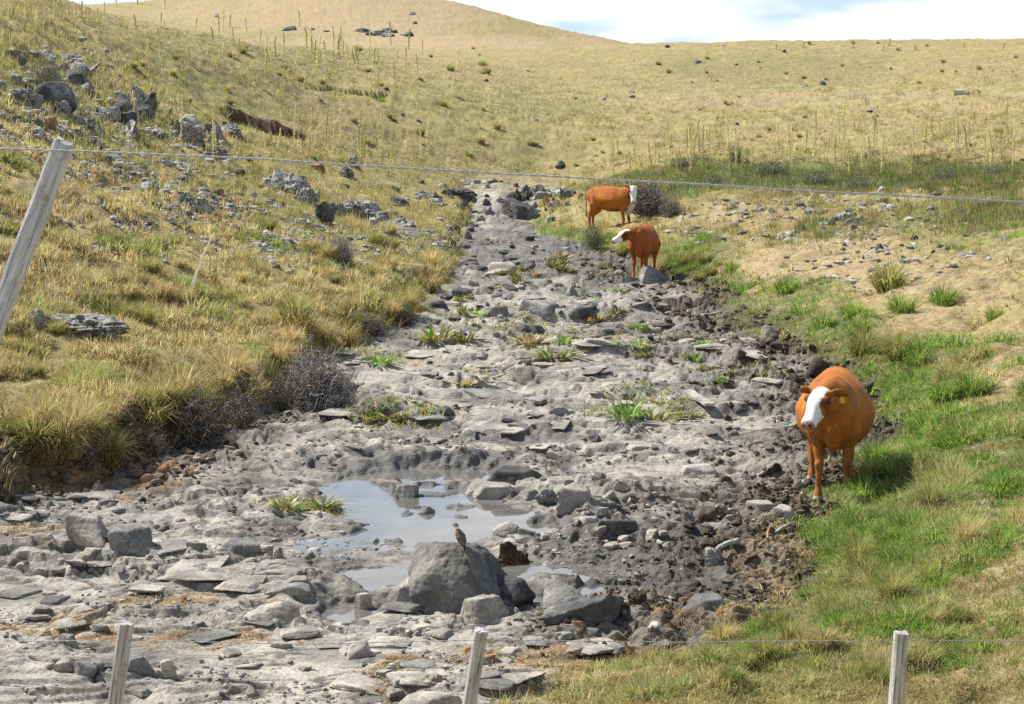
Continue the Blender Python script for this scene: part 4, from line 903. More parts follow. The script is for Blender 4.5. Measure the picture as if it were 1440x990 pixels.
def bankcol(P, A, r_):
    n = len(P); k = fbm(P[:, 0] * 0.7, P[:, 1] * 0.7, 312, 3) + 0.5 * A['g'] - 0.2
    ca = pick(r_, n, ['straw', 'ochre', 'rust', 'pale', 'olive'], [4.5, 1.3, .35, 3.2, 1.2]); cb2 = pick(r_, n, ['yg', 'olive', 'green', 'lime', 'straw'], [4.5, 1.6, 1.8, 2.0, 1.8])
    w = sst(-0.15, 0.3, k + 0.1 * r_.normal(size=n))[:, None]; return ca * (1 - w) + cb2 * w
def greencol(P, A, r_):
    n = len(P); k = fbm(P[:, 0] * 0.9, P[:, 1] * 0.9, 313, 3)
    ca = pick(r_, n, ['green', 'lime', 'deep', 'yg', 'pale'], [4, 4.0, .8, 2.4, 1.0]); cb2 = pick(r_, n, ['pale', 'straw', 'yg', 'lime'], [3.2, 2.8, 2.0, 1.2])
    w = sst(-0.1, 0.3, k + 0.12 * r_.normal(size=n))[:, None]; return ca * (1 - w) + cb2 * w
grass_mass('dry_grass', 'tangled dry straw coloured grass covering the near slopes', land_m * nearm * (1 - 0.8 * cg * (1 - left)) * (0.35 + 0.65 * left) * (1 - 0.75 * cb_) * np.clip(0.75 + 1.1 * nmap, 0.12, 1.4),
           34000, 13, (0.10, 0.26), None, None, 401, True, (0.2, 1.2), 1.15, lambda P, A: np.where(A['px'] > 740, 0.55, 1.0) * np.clip(0.85 + 1.6 * fbm(P[:, 0] * 1.3, P[:, 1] * 1.3, 316, 3), 0.3, 1.7), bankcol)
grass_mass('green_grass', 'short fresh green grass along the right bank of the stream', land_m * nearm * (1 - left * 0.85) * np.clip(cg * 1.2 - 0.1, 0, 1) * np.clip(0.7 + 1.6 * nmap, 0.05, 1.5),
           32000, 14, (0.07, 0.20), None, None, 402, True, (0.2, 1.2), 1.3, lambda P, A: np.clip(0.85 + 1.6 * fbm(P[:, 0] * 1.5, P[:, 1] * 1.5, 317, 3), 0.3, 1.6) * np.where(A['py'] > 830, .6, 1.0), greencol)
grass_mass('short_turf', 'grazed short mixed turf and straw on the right slope', land_m * nearm * (1 - left) * np.clip(0.9 + 0.8 * nmap, 0.1, 1.4) * (1 - 0.5 * cb_),
           34000, 11, (0.04, 0.12), ['pale', 'straw', 'yg', 'green', 'ochre'], [4.5, 3.0, 1.6, 1.4, .8], 403, True, (0.4, 1.3), 1.0)
farw = land_m * (1 - nearm) * sst(620, 500, cyy)
grass_mass('hill_grass', 'dry yellow grassland covering the hills', farw * (1 - 0.6 * cb_) * np.clip(0.8 + 0.9 * nmap, 0.2, 1.4) * (0.45 + 0.55 * sst(170, 60, cyy)),
           90000, 8, (0.14, 0.36), None, None, 404, False, (0.1, 0.8), 1.0, lambda P, A: np.clip(0.75 + 0.9 * fbm(P[:, 0] * 0.12, P[:, 1] * 0.12, 315, 3), 0.3, 1.3), hillcol)
grass_mass('hill_clumps', 'darker olive and straw grass clumps speckling the dry hills', farw * sst(-0.05, 0.35, fbm(cx_ * 0.05, cy_ * 0.11, 330, 4)) * (1 - 0.4 * cb_), 30000, 9, (0.22, 0.5), ['olive', 'yg', 'straw', 'ochre', 'brown'], [4, 3, 1.5, 1.2, .6], 408, False, (0.1, 1.0), 1.1)
grass_mass('brushy_undergrowth', 'low olive green scrub in the hollow beyond the stream', farw * np.maximum(0, blobs(cx_, cy_, [(1020, 252, 170, 22, 1), (1280, 250, 190, 26, .9), (1400, 310, 80, 30, .6), (1180, 320, 60, 14, .3), (850, 240, 60, 12, .4), (160, 210, 60, 30, .2)], 320)) ,
           9000, 12, (0.2, 0.5), ['olive', 'deep', 'green', 'grey', 'yg', 'brown'], [3, 1.6, 2, 1.5, 1.5, .7], 405, False, (0.1, 1.2), 1.2)
wz_ = 0.16 * sst(560, 380, cy_) * cells(GM['rock']) * sst(-0.1, 0.3, nmap) + blobs(cx_, cy_, [(760, 385, 130, 34, .8), (700, 455, 90, 22, .9), (560, 590, 70, 14, .8), (900, 575, 80, 18, .8), (1040, 530, 60, 20, .5), (780, 480, 80, 26, .6), (430, 712, 60, 9, .8), (880, 480, 60, 20, .5), (540, 505, 50, 16, .6), (670, 530, 50, 10, .7), (690, 340, 60, 14, .5)], 321) * sst(1.1, 1.4, cells(GM['pool']))
grass_mass('creeping_weeds', 'sparse creeping weeds rooted in cracks of the stream bed', wz_ * sst(70, 55, cyy), 6500, 8, (0.05, 0.14), ['yg', 'olive', 'green', 'straw', 'lime', 'brown'], [3, 3, 1.6, 2.0, 1, 1], 406, True, (0.3, 1.3), 1.7)
lt_ = cells(litter) * sst(0.4, 0.8, cells(litter)) * (cells(GM['pool']) > 1.3)
grass_mass('dead_grass_litter', 'flattened brown dead grass lying on rock and soil', lt_, 6500, 8, (0.04, 0.11), ['rust', 'ochre', 'straw', 'brown', 'pale'], [3, 3, 2, 2, 1], 407, True, (1.0, 1.5), 1.1)

# tussocks: every clump is an object; a few meshes are shared
def tussock_mesh(seed, names, w, n=560, R=0.25, H=0.5, droop=1.35):
    r_ = np.random.default_rng(seed); az = r_.uniform(0, 2 * math.pi, n); rad = np.sqrt(r_.uniform(0, 1, n)) * R * 0.45
    base = np.stack([np.cos(az) * rad, np.sin(az) * rad, np.full(n, -0.06)], 1)
    lean = 0.1 + (rad / (R * 0.45)) ** 1.2 * r_.uniform(0.35, droop, n); hh = H * r_.uniform(0.5, 1.15, n)
    v, t, c = blades(base, az + r_.normal(size=n) * 0.3, lean, hh, r_.uniform(0.006, 0.012, n), pick(r_, n, names, w), r_, True, 0.75)
    return mesh_np('tussock', v, t, M['grass'], {'Col': c}, True)
TS = {'straw': [tussock_mesh(500 + i, ['straw', 'pale', 'ochre', 'yg'], [4, 3, 1.5, 1.5]) for i in range(3)],
      'rust': [tussock_mesh(510 + i, ['rust', 'ochre', 'straw', 'pale'], [.8, 2.4, 4, 2]) for i in range(2)],
      'yg': [tussock_mesh(520 + i, ['yg', 'olive', 'straw', 'green'], [4, 2, 2, 1]) for i in range(3)],
      'green': [tussock_mesh(530 + i, ['green', 'lime', 'deep', 'yg', 'straw'], [4, 3.5, 1.2, 2, 1.2], 420, .30, .36, 1.5) for i in range(3)]}
def tussock(px, py, wpx, kind, label, group, k=0):
    g = ground(px, py); s = dep(g) / F * wpx / 0.75
    o = obj('grass_tussock', TS[kind][k % len(TS[kind])]); o.location = g; o.scale = (s, s, s * random.uniform(.8, 1.15)); o.rotation_euler = (0, 0, random.uniform(0, 6.28))
    tag(o, label, 'grass tussock', group); return o
random.seed(50)
tussock(150, 650, 95, 'yg', 'arching yellow green tussock overhanging the corner of the left bank', None)
tussock(100, 640, 80, 'rust', 'orange brown tussock beside the arching yellow green one', None)
tussock(60, 600, 100, 'straw', 'pale spiky tussock above the orange brown one on the left bank', None)
tussock(230, 420, 55, 'rust', 'brown tussock at the foot of the bare white stalk', None)
tussock(912, 388, 56, 'straw', 'straw tussock hiding the middle cow\'s hind legs', None, 1)
tussock(924, 380, 44, 'yg', 'yellow green tussock behind the boulder at the middle cow', None, 1)
tussock(1360, 770, 85, 'straw', 'mixed straw tussock on the near right slope above the end post', None)
edge = [(20, 590), (60, 640), (120, 600), (170, 590), (220, 580), (260, 570), (300, 555), (350, 535), (390, 505), (420, 480), (500, 465), (540, 455), (575, 440), (600, 405), (625, 370)]
r2 = random.Random(3)
for i in range(46):
    a = seg(edge, 9, 9)(r2)
    if zval(GM['rock'], ground(*a)) > 0.4: continue
    kd = r2.choice(['straw', 'rust', 'yg', 'straw', 'rust', 'yg'])
    tussock(a[0], a[1], r2.uniform(56, 105) * (1 if a[0] < 450 else 0.62), kd, 'tussock overhanging the edge of the left bank', 'tussocks along the left bank edge', i)
for i in range(60):
    a = seg([(0, 520), (150, 480), (300, 440), (450, 400), (560, 370), (380, 350), (150, 420)], 40, 24)(r2)
    if zval(GM['rock'], ground(*a)) > 0.2: continue
    tussock(a[0], a[1], r2.uniform(26, 52), r2.choice(['straw', 'rust', 'yg', 'yg']), 'grass clump on the dry slope above the left bank', 'clumps on the left slope', i)
for i in range(96):
    a = seg([(1090, 760), (1200, 700), (1300, 600), (1340, 520), (1270, 430), (1150, 470), (1220, 640), (1290, 780), (1180, 790), (1400, 640)], 46, 32)(r2)
    if zval(GM['rock'], ground(*a)) > 0.2 or zval(GM['mud'], ground(*a)) > 0.45: continue
    tussock(a[0], a[1], r2.uniform(42, 92), r2.choice(['green', 'green', 'yg', 'green']), 'leafy green grass clump on the right bank near the cow', 'green clumps on the right bank', i)
for i in range(52):
    a = seg([(1000, 395), (940, 362), (985, 372), (950, 350), (880, 340), (820, 345), (1060, 400), (760, 325)], 26, 10)(r2)
    if zval(GM['rock'], ground(*a)) > 0.3: continue
    tussock(a[0], a[1], r2.uniform(20, 40), r2.choice(['green', 'yg', 'green']), 'green grass clump on the bank below the two farther cows', 'green clumps by the farther cows', i)
for i in range(34):
    a = seg([(900, 965), (1080, 870), (1100, 940), (1200, 890), (1400, 860), (1300, 960), (980, 930)], 50, 16)(r2)
    if zval(GM['rock'], ground(*a)) > 0.2: continue
    tussock(a[0], a[1], r2.uniform(34, 66), r2.choice(['green', 'straw', 'yg']), 'short clump in the grazed grass around the end post', 'clumps around the end post', i)
for i in range(60):
    a = (r2.uniform(760, 1440), 60 + 190 * r2.random() ** 1.2)
    tussock(a[0], a[1], r2.uniform(5, 13), r2.choice(['yg', 'straw', 'yg']), 'small olive bush like clump on the far hill', 'clumps on the far hill', i)
for i in range(70):
    a = (r2.uniform(60, 760), r2.uniform(60, 250))
    tussock(a[0], a[1], r2.uniform(9, 24), r2.choice(['yg', 'straw', 'green', 'yg', 'straw']), 'grass clump on the tall grass hillside beyond the outcrops', 'clumps on the tall grass hillside', i)

# tall dry stalks
def stalk_mesh(seed, kind):
    r_ = np.random.default_rng(seed); n = 14; z = np.linspace(-0.03, 1, n); a = r_.uniform(0, 6.28); bnd = r_.uniform(0.02, 0.10)
    P = np.stack([np.cos(a) * bnd * z ** 2 + 0.006 * r_.normal(size=n), np.sin(a) * bnd * z ** 2 + 0.006 * r_.normal(size=n), z], 1)
    mb = MB(); r = np.linspace(0.013, 0.006, n)
    col = {'pale': (0.80, 0.72, 0.46), 'green': (0.66, 0.66, 0.30), 'bare': (0.80, 0.76, 0.68)}[kind]
    if kind != 'bare': r[int(n * .5):] = 0.014 + 0.008 * r_.uniform(0, 1, n - int(n * .5)); r[-1] = 0.004
    v, q, t = tube(P, r, 5); mb.add(v, q, t, np.array(col))
    if kind != 'bare':
        m_ = 70; zz = r_.uniform(0.12, 0.98, m_); az = r_.uniform(0, 6.28, m_)
        base = np.stack([np.interp(zz, z, P[:, 0]), np.interp(zz, z, P[:, 1]), zz], 1)
        v, t, c = blades(base, az, r_.uniform(0.5, 1.5, m_), np.where(zz > .5, .05, .1) * r_.uniform(.6, 1.2, m_), r_.uniform(0.008, 0.016, m_), np.tile(col, (m_, 1)) * r_.uniform(.7, 1.1, (m_, 1)), r_)
        mb.add(v, None, t, c)
    return mb.mesh('stalk', M['stalk'])
SK = {'pale': [stalk_mesh(600 + i, 'pale') for i in range(4)], 'green': [stalk_mesh(610 + i, 'green') for i in range(3)], 'bare': [stalk_mesh(620 + i, 'bare') for i in range(2)]}
def stalk(px, py, hpx, kind, label, group=None, k=0, tilt=0.0, wid=1.0):
    g = ground(px, py); h = hpx * dep(g) / F
    o = obj('dry_stalk', SK[kind][k % len(SK[kind])]); o.location = g; w = max(h * .8, dep(g) * 0.028) * wid; o.scale = (w, w, h)
    o.rotation_euler = (0, tilt + random.gauss(0, 0.04), random.uniform(-.5, .5)); tag(o, label, 'dry stalk', group); return o
random.seed(61)
stalk(268, 414, 92, 'bare', 'bare white curved stalk leaning in dry grass', None, 0, 0.30, 2.6)
stalk(229, 390, 84, 'pale', 'pale upright stalk just left of the bare white one', None, 1, -0.02)
stalk(193, 402, 66, 'pale', 'thinner pale stalk, second to the left of the bare white one', None, 2, -0.03, .7)
stalk(54, 415, 100, 'green', 'leafy half green stalk close to the leaning post', None, 0)
stalk(480, 205, 52, 'pale', 'tall pale upright stalk standing beyond the end of the eroded cut bank', None, 1)
stalk(438, 190, 42, 'pale', 'slanting pale stalk at the end of the eroded cut bank', None, 2, 0.7)
r3 = random.Random(8)
def stalks(n, region, hr, label, group, kinds=('pale', 'pale', 'green')):
    for i in range(n):
        a = region(r3); stalk(a[0], a[1], r3.uniform(*hr), r3.choice(kinds), label, group, r3.randrange(12), r3.gauss(0, 0.05), r3.uniform(.6, 1))
stalks(75, box(930, 1430, 205, 250), (26, 66), 'tall pale stalk in the stalky belt at the foot of the far right hill', 'stalks at the foot of the far hill')
stalks(85, seg([(200, 50), (400, 90), (560, 110), (420, 60)], 60, 22), (16, 36), 'pale stalk in the tall grass of the left ridge', 'stalks on the left ridge')
stalks(34, seg([(300, 210), (420, 225), (520, 215), (560, 220)], 40, 14), (26, 58), 'pale stalk standing below the eroded cut bank', 'stalks below the red cut bank')
stalks(26, box(120, 300, 60, 200), (22, 48), 'pale stalk rising among the hillside outcrop rocks', 'stalks by the hillside outcrop')
stalks(14, box(860, 960, 222, 250), (18, 44), 'pale stalk in grass behind the farther cows', 'stalks behind the farther cows')
stalks(14, box(10, 330, 250, 420), (26, 60), 'thin dry stalk on the near left slope', 'stalks on the near left slope')
stalks(9, box(900, 1430, 64, 72), (6, 11), 'tiny stalk against the sky on the far ridge', 'stalks on the skyline')
stalks(12, box(40, 150, 20, 40), (14, 34), 'thin stalk against the sky on the left ridge', 'stalks on the left skyline')

# bushes
def twig_mesh(seed, Rw, Hh, n, names, w, thick=0.006, curl=0.5, leaves=0, lnames=None, lw=None, tangle=False):
    r_ = np.random.default_rng(seed); mb = MB(); 
    for i in range(n):
        k = 7; p = np.array([r_.normal() * Rw * .25, r_.normal() * Rw * .25, r_.uniform(-.03, Hh * .45) if i % 3 else 0.0])
        d = np.array([r_.normal() * .8, r_.normal() * .8, abs(r_.normal()) * 0.9 + .2]); d /= np.linalg.norm(d); st = Hh * r_.uniform(.07, .17)
        if tangle:
            u = r_.normal(size=3); u /= np.linalg.norm(u); u[2] = abs(u[2]); lump = 1 + 0.3 * math.sin(u[0] * 3 + seed) * math.cos(u[1] * 4)
            p = u * np.array([Rw, Rw, Hh * .9]) * r_.uniform(0, .85) * lump; d = r_.normal(size=3) + u * .5; d /= np.linalg.norm(d); st = Hh * r_.uniform(.04, .11)
        pts = [p]
        for j in range(k):
            d = d + r_.normal(size=3) * curl; q = pts[-1]
            if q[2] < 0.02: d[2] = abs(d[2]) + .2
            e_ = (q[0] / Rw) ** 2 + (q[1] / Rw) ** 2 + ((q[2] - Hh * .45) / (Hh * .55)) ** 2
            if e_ > (1.0 if not tangle else 1.15): d = d - 0.9 * np.array([q[0] / Rw, q[1] / Rw, (q[2] - Hh * .45) / Hh])
            d /= np.linalg.norm(d); pts.append(q + d * st)
        rr = np.linspace(thick, thick * .35, k + 1) * r_.uniform(.6, 1.2)
        v, q4, t = tube(np.array(pts), rr, 3, False); mb.add(v, q4, None, pick(r_, 1, names, w)[0])
    if leaves:
        u = r_.normal(size=(leaves, 3)); u /= np.linalg.norm(u, axis=1)[:, None]; rad = r_.uniform(.35, 1.03, leaves)[:, None]
        lump = 1 + 0.25 * p3(u * 2.0, seed)[:, None]
        base = u * rad * lump * np.array([Rw, Rw, Hh * .55]) + np.array([0, 0, Hh * .45]); base[:, 2] = np.maximum(base[:, 2], 0.0)
        v, t, c = blades(base, r_.uniform(0, 6.28, leaves), r_.uniform(.1, 1.4, leaves), r_.uniform(.05, .12, leaves) * Hh, r_.uniform(.015, .035, leaves) * Hh, pick(r_, leaves, lnames, lw), r_)
        mb.add(v, None, t, c)
    return mb.mesh('bush', M['twig'])
PAL.update(tw1=(0.27, 0.25, 0.23), tw2=(0.16, 0.145, 0.135), tw3=(0.42, 0.39, 0.36), tw4=(0.08, 0.06, 0.05))
def bush(name, px, py, wpx, hpx, mesh, label, cat='bush', group=None, back=0.3):
    g = ground(px, py); s = dep(g) / F; o = obj(name, mesh); o.location = (g.x, g.y + wpx * s * back, ghz(g.x, g.y + wpx * s * back) if back > 0 else g.z); o.scale = (wpx * s / 2, wpx * s / 2, hpx * s)
    tag(o, label, cat, group); return o
bush('dead_bush', 448, 572, 124, 84, twig_mesh(700, 1, 1, 2600, ['tw1', 'tw2', 'tw3'], [3, 2, 2], 0.009, 0.75, tangle=True), 'large tangled grey leafless bush fallen at the foot of the left bank', back=0.15)
bush('bush', 912, 306, 72, 46, twig_mesh(701, 1, 1, 500, ['tw1', 'tw2'], [2, 2], 0.014, 0.5, 2600, ['tw2', 'deep', 'grey', 'tw1'], [3, 2, 1.5, 3]), 'dark grey spiky bush directly behind the far standing cow')
bush('bush', 946, 306, 40, 28, twig_mesh(702, 1, 1, 250, ['tw1', 'tw2'], [2, 2], 0.02, 0.5, 1200, ['tw2', 'deep', 'grey', 'tw1'], [2, 2, 2, 3]), 'lower grey end bush to the right of the dark spiky one')
tw = [twig_mesh(710 + i, 1, 1, 700, ['tw1', 'tw4', 'tw2', 'ochre'], [3, 3, 2, .6], 0.012, 0.6, tangle=True) for i in range(2)]
for i, (px, py, w, h) in enumerate([(275, 628, 84, 92), (338, 604, 70, 64), (215, 642, 50, 50), (392, 580, 50, 50), (120, 672, 44, 36), (520, 472, 60, 36), (566, 458, 40, 30)]):
    bush('dry_shrub', px, py, w, h, tw[i % 2], 'dark leafless shrub with bare roots hanging at the shaded left bank', 'shrub', 'leafless shrubs along the left bank', 0.25)
gb = twig_mesh(720, 1, 1, 200, ['tw1', 'grey'], [2, 2], 0.012, 0.4, 1700, ['olive', 'grey', 'green', 'deep'], [3, 2, 2, 1])
bush('bush', 62, 130, 50, 42, gb, 'grey green bush growing out of the hillside outcrop beside the broadest dark crag')
bush('bush', 478, 372, 52, 36, twig_mesh(721, 1, 1, 420, ['tw1', 'grey', 'tw3'], [3, 3, 2], 0.012, 0.4), 'greyish dry bush below the middle outcrop')
bush('bush', 1035, 232, 0.1 + 26, 26, gb, 'round green bush by the stalky belt below the far right hill')
for i, (px, py, w, h) in enumerate([(835, 352, 34, 34), (1005, 262, 40, 18), (1150, 262, 60, 24), (1210, 268, 44, 20), (1330, 258, 50, 24), (1090, 250, 60, 20), (1400, 250, 40, 20), (960, 240, 40, 16)]):
    bush('low_bush', px, py, w, h, gb, 'low olive bush in the scrubby hollow before the far right hill', 'bush', 'low bushes in the hollow')

# broad leaved plants of the bed
def plant_mesh(seed, names, w, n=70):
    r_ = np.random.default_rng(seed); mb = MB()
    for i in range(n):
        az = r_.uniform(0, 6.28); rad = math.sqrt(r_.uniform(0, 1)) * 0.42; le = r_.uniform(.2, 1.0); h = r_.uniform(.35, 1.0); c = pick(r_, 1, names, w)[0]
        d = np.array([math.cos(az), math.sin(az), 0]); b0 = d * rad + np.array([0, 0, -.05]); sd = np.array([-d[1], d[0], 0]) * r_.uniform(.03, .065)
        pr = [(0, .25), (.3, .8), (.6, 1.0), (.85, .6), (1, .05)]; V_ = []
        for t_, w_k in pr:
            a = le * (0.5 + t_ * .8); ctr = b0 + (d * math.sin(a) + np.array([0, 0, math.cos(a)])) * h * t_
            V_ += [ctr - sd * w_k, ctr + sd * w_k]
        q = np.array([[2 * j, 2 * j + 1, 2 * j + 3, 2 * j + 2] for j in range(4)]); mb.add(np.array(V_), q, None, c)
    return mb.mesh('plant', M['plant'])
PM = {'green': plant_mesh(800, ['lime', 'green', 'yg'], [3, 3, 2]), 'mix': plant_mesh(801, ['yg', 'straw', 'olive', 'green', 'brown'], [4, 2, 3, 1.5, .6]), 'dry': plant_mesh(802, ['straw', 'ochre', 'brown', 'olive'], [3, 1.5, 2, 2])}
def plant(px, py, wpx, hpx, kind, label, group=None):
    g = ground(px, py); s = dep(g) / F; o = obj('creek_plant', PM[kind]); o.location = (g.x, g.y + wpx * s * .2, g.z + 0.0); o.scale = (wpx * s * .9, wpx * s * .6, hpx * s); o.rotation_euler = (0, 0, random.uniform(-.4, .4))
    tag(o, label, 'plant', group); return o
random.seed(70)
plant(884, 594, 46, 44, 'green', 'brightest upright green leafy plant on the bed left of the near cow')
plant(920, 594, 60, 22, 'mix', 'low yellowing plant patch touching the brightest green one')
plant(965, 590, 40, 16, 'mix', 'small yellow patch between the low patch and the board')
plant(400, 718, 50, 18, 'mix', 'low dense plant at the puddle end left of the main pool')
plant(450, 718, 60, 20, 'mix', 'longer half of the low plant mat left of the main pool')
plant(535, 516, 44, 26, 'green', 'green leafy plant by the dead bush')
plant(615, 484, 56, 34, 'mix', 'dark leafy plant at the foot of the bank beyond the dead bush')
plant(655, 484, 40, 24, 'mix', 'yellow flecked plant right of the dark leafy one')
plant(655, 545, 70, 22, 'dry', 'brown withered plant in mid stream bed')
plant(780, 508, 70, 22, 'mix', 'yellow green plant patch below the upper rocks')
plant(745, 488, 50, 24, 'dry', 'withered plant just under the upper rocks')
plant(545, 592, 70, 18, 'mix', 'low plant mat near the near end of the dead bush')
plant(521, 690, 14, 12, 'green', 'tiny green sprout growing in the main pool')
for i in range(34):
    a = seg([(640, 460), (700, 400), (780, 380), (860, 380), (800, 480), (900, 480), (1030, 530), (700, 350)], 26, 12)(r3)
    if not on_rock(*a): continue
    plant(a[0], a[1], r3.uniform(14, 34), r3.uniform(8, 18), r3.choice(['mix', 'green', 'dry', 'mix']), 'small leafy weed rooted in the upper stream bed', 'weeds of the upper bed')

# wood and bone lying about
def stick(name, a, b_, rpx, mk, label, cat, seed=0, lift=0.02, knots=0.25, b_h=0.0):
    p = ground(*a); q = ground(*b_) if b_h == 0 else unproj(b_[0], b_[1], p.y); s = dep(p) / F; n = 16
    P = np.array([tuple(p.lerp(q, i / (n - 1))) for i in range(n)]); tt = np.linspace(0, 1, n)
    P[:, 2] += lift + 0.02 * np.sin(tt * 3.1); L_ = (q - p).length
    P[:, 0] += L_ * 0.05 * pn(tt * 3, tt * 0, seed); P[:, 1] += L_ * 0.05 * pn(tt * 3, tt * 0 + 4, seed)
    r = rpx * s * (1 - 0.45 * tt) * (1 + knots * pn(tt * 7, tt * 0 + 2, seed + 1))
    v, f, t = tube(P, r, 9); o0 = P.mean(0); me = mesh_np(name, v - o0, [f, t], M[mk], None, True)
    o = obj(name, me); o.location = o0; tag(o, label, cat); return o
stick('branch', (963, 458), (1014, 440), 2.4, 'rock_white', 'pale dead branch lying at the mud edge of the upper right bank', 'branch', 1)
stick('branch', (1092, 752), (1120, 738), 3.2, 'rock_white', 'short pale branch half buried in the bank below the near cow', 'branch', 2)
stick('branch', (1078, 762), (1083, 745), 1.6, 'rock_red', 'thin reddish root sticking up by the short pale branch', 'branch', 3)
stick('bone', (1038, 768), (1000, 786), 4.6, 'rock_white', 'pale bone like log with a dark hollow end lying in mud', 'bone', 4, 0.05)
stone('rock', 1003, 796, 26, 22, 'crag', 'rock_white', 3, 'pale knobbly end piece at the bone like log')
stick('twig', (1180, 612), (1154, 574), 1.0, 'rock_white', 'thin dry twig sticking up in front of the near cow\'s flank', 'twig', 5, 0.0, .1, 1)
stick('twig', (1160, 618), (1205, 590), 1.0, 'rock_white', 'second thin twig crossing below the first at the near cow', 'twig', 6, 0.0, .1, 1)
g = ground(985, 582); s_ = dep(g) / F
bx = np.array([(x, y, z) for z in (0, 1) for y in (-1, 1) for x in (-1, 1)], float)
nb_ = 8; vv = []; 
for i in range(nb_ + 1):
    t_ = i / nb_
    for (a, c_) in ((-1, 0), (1, 0), (1, 1), (-1, 1)):
        vv.append((a * 0.5 * (1 + .06 * math.sin(i * 2.1)), t_ - .5, c_ * 1.0 + .1 * math.sin(i)))
qq = [(i * 4 + k, i * 4 + (k + 1) % 4, i * 4 + 4 + (k + 1) % 4, i * 4 + 4 + k) for i in range(nb_) for k in range(4)] + [(3, 2, 1, 0), (nb_ * 4, nb_ * 4 + 1, nb_ * 4 + 2, nb_ * 4 + 3)]
bd = obj('board', mesh_np('board', np.array(vv), np.array(qq), M['rock_pale'])); bd.location = (g.x, g.y + .3, ghz(g.x, g.y + .3) + .03); bd.scale = (15 * s_, .9, .035); bd.rotation_euler = (0.05, 0, 0.25)
tag(bd, 'dull tan weathered wooden board lying flat on the bed left of the near cow', 'board')
bush('root_clump', 718, 813, 54, 42, None, 'x') if False else None
rc = stone('root_clump', 722, 808, 60, 50, 'crag', 'roots', 5, 'shaggy brown clump of matted roots behind the largest grey boulder', 'root clump', None, 6)
rc2 = stone('root_clump', 856, 800, 1, 1, 'crag', 'roots', 5, 'x') if False else None
stone('root_clump', 897, 851, 30, 22, 'crag', 'roots', 2, 'small brown clump of roots right of the broad dark boulder', 'root clump', None, 5)

# ------------------------------------------------------------------ animals
def remeshed(name, mb, voxel, smooth_it=4):
    tmp = mb.mesh(name + '_tmp', None, False); o = bpy.data.objects.new('tmp', tmp); link(o)
    r = o.modifiers.new('r', 'REMESH'); r.mode = 'VOXEL'; r.voxel_size = voxel
    s = o.modifiers.new('s', 'SMOOTH'); s.iterations = smooth_it; s.factor = 0.5
    dg = bpy.context.evaluated_depsgraph_get(); me = bpy.data.meshes.new_from_object(o.evaluated_get(dg)); me.name = name
    bpy.data.objects.remove(o); bpy.data.meshes.remove(tmp)
    me.polygons.foreach_set('use_smooth', np.ones(len(me.polygons), bool)); return me
def paint(me, fn, mt):
    n = len(me.vertices); co = np.empty(n * 3, np.float32); me.vertices.foreach_get('co', co); co = co.reshape(-1, 3).astype(float)
    c = np.ones((n, 4), np.float32); c[:, :3] = fn(co); a = me.color_attributes.new('Col', 'FLOAT_COLOR', 'POINT'); a.data.foreach_set('color', c.ravel())
    me.materials.clear(); me.materials.append(mt)

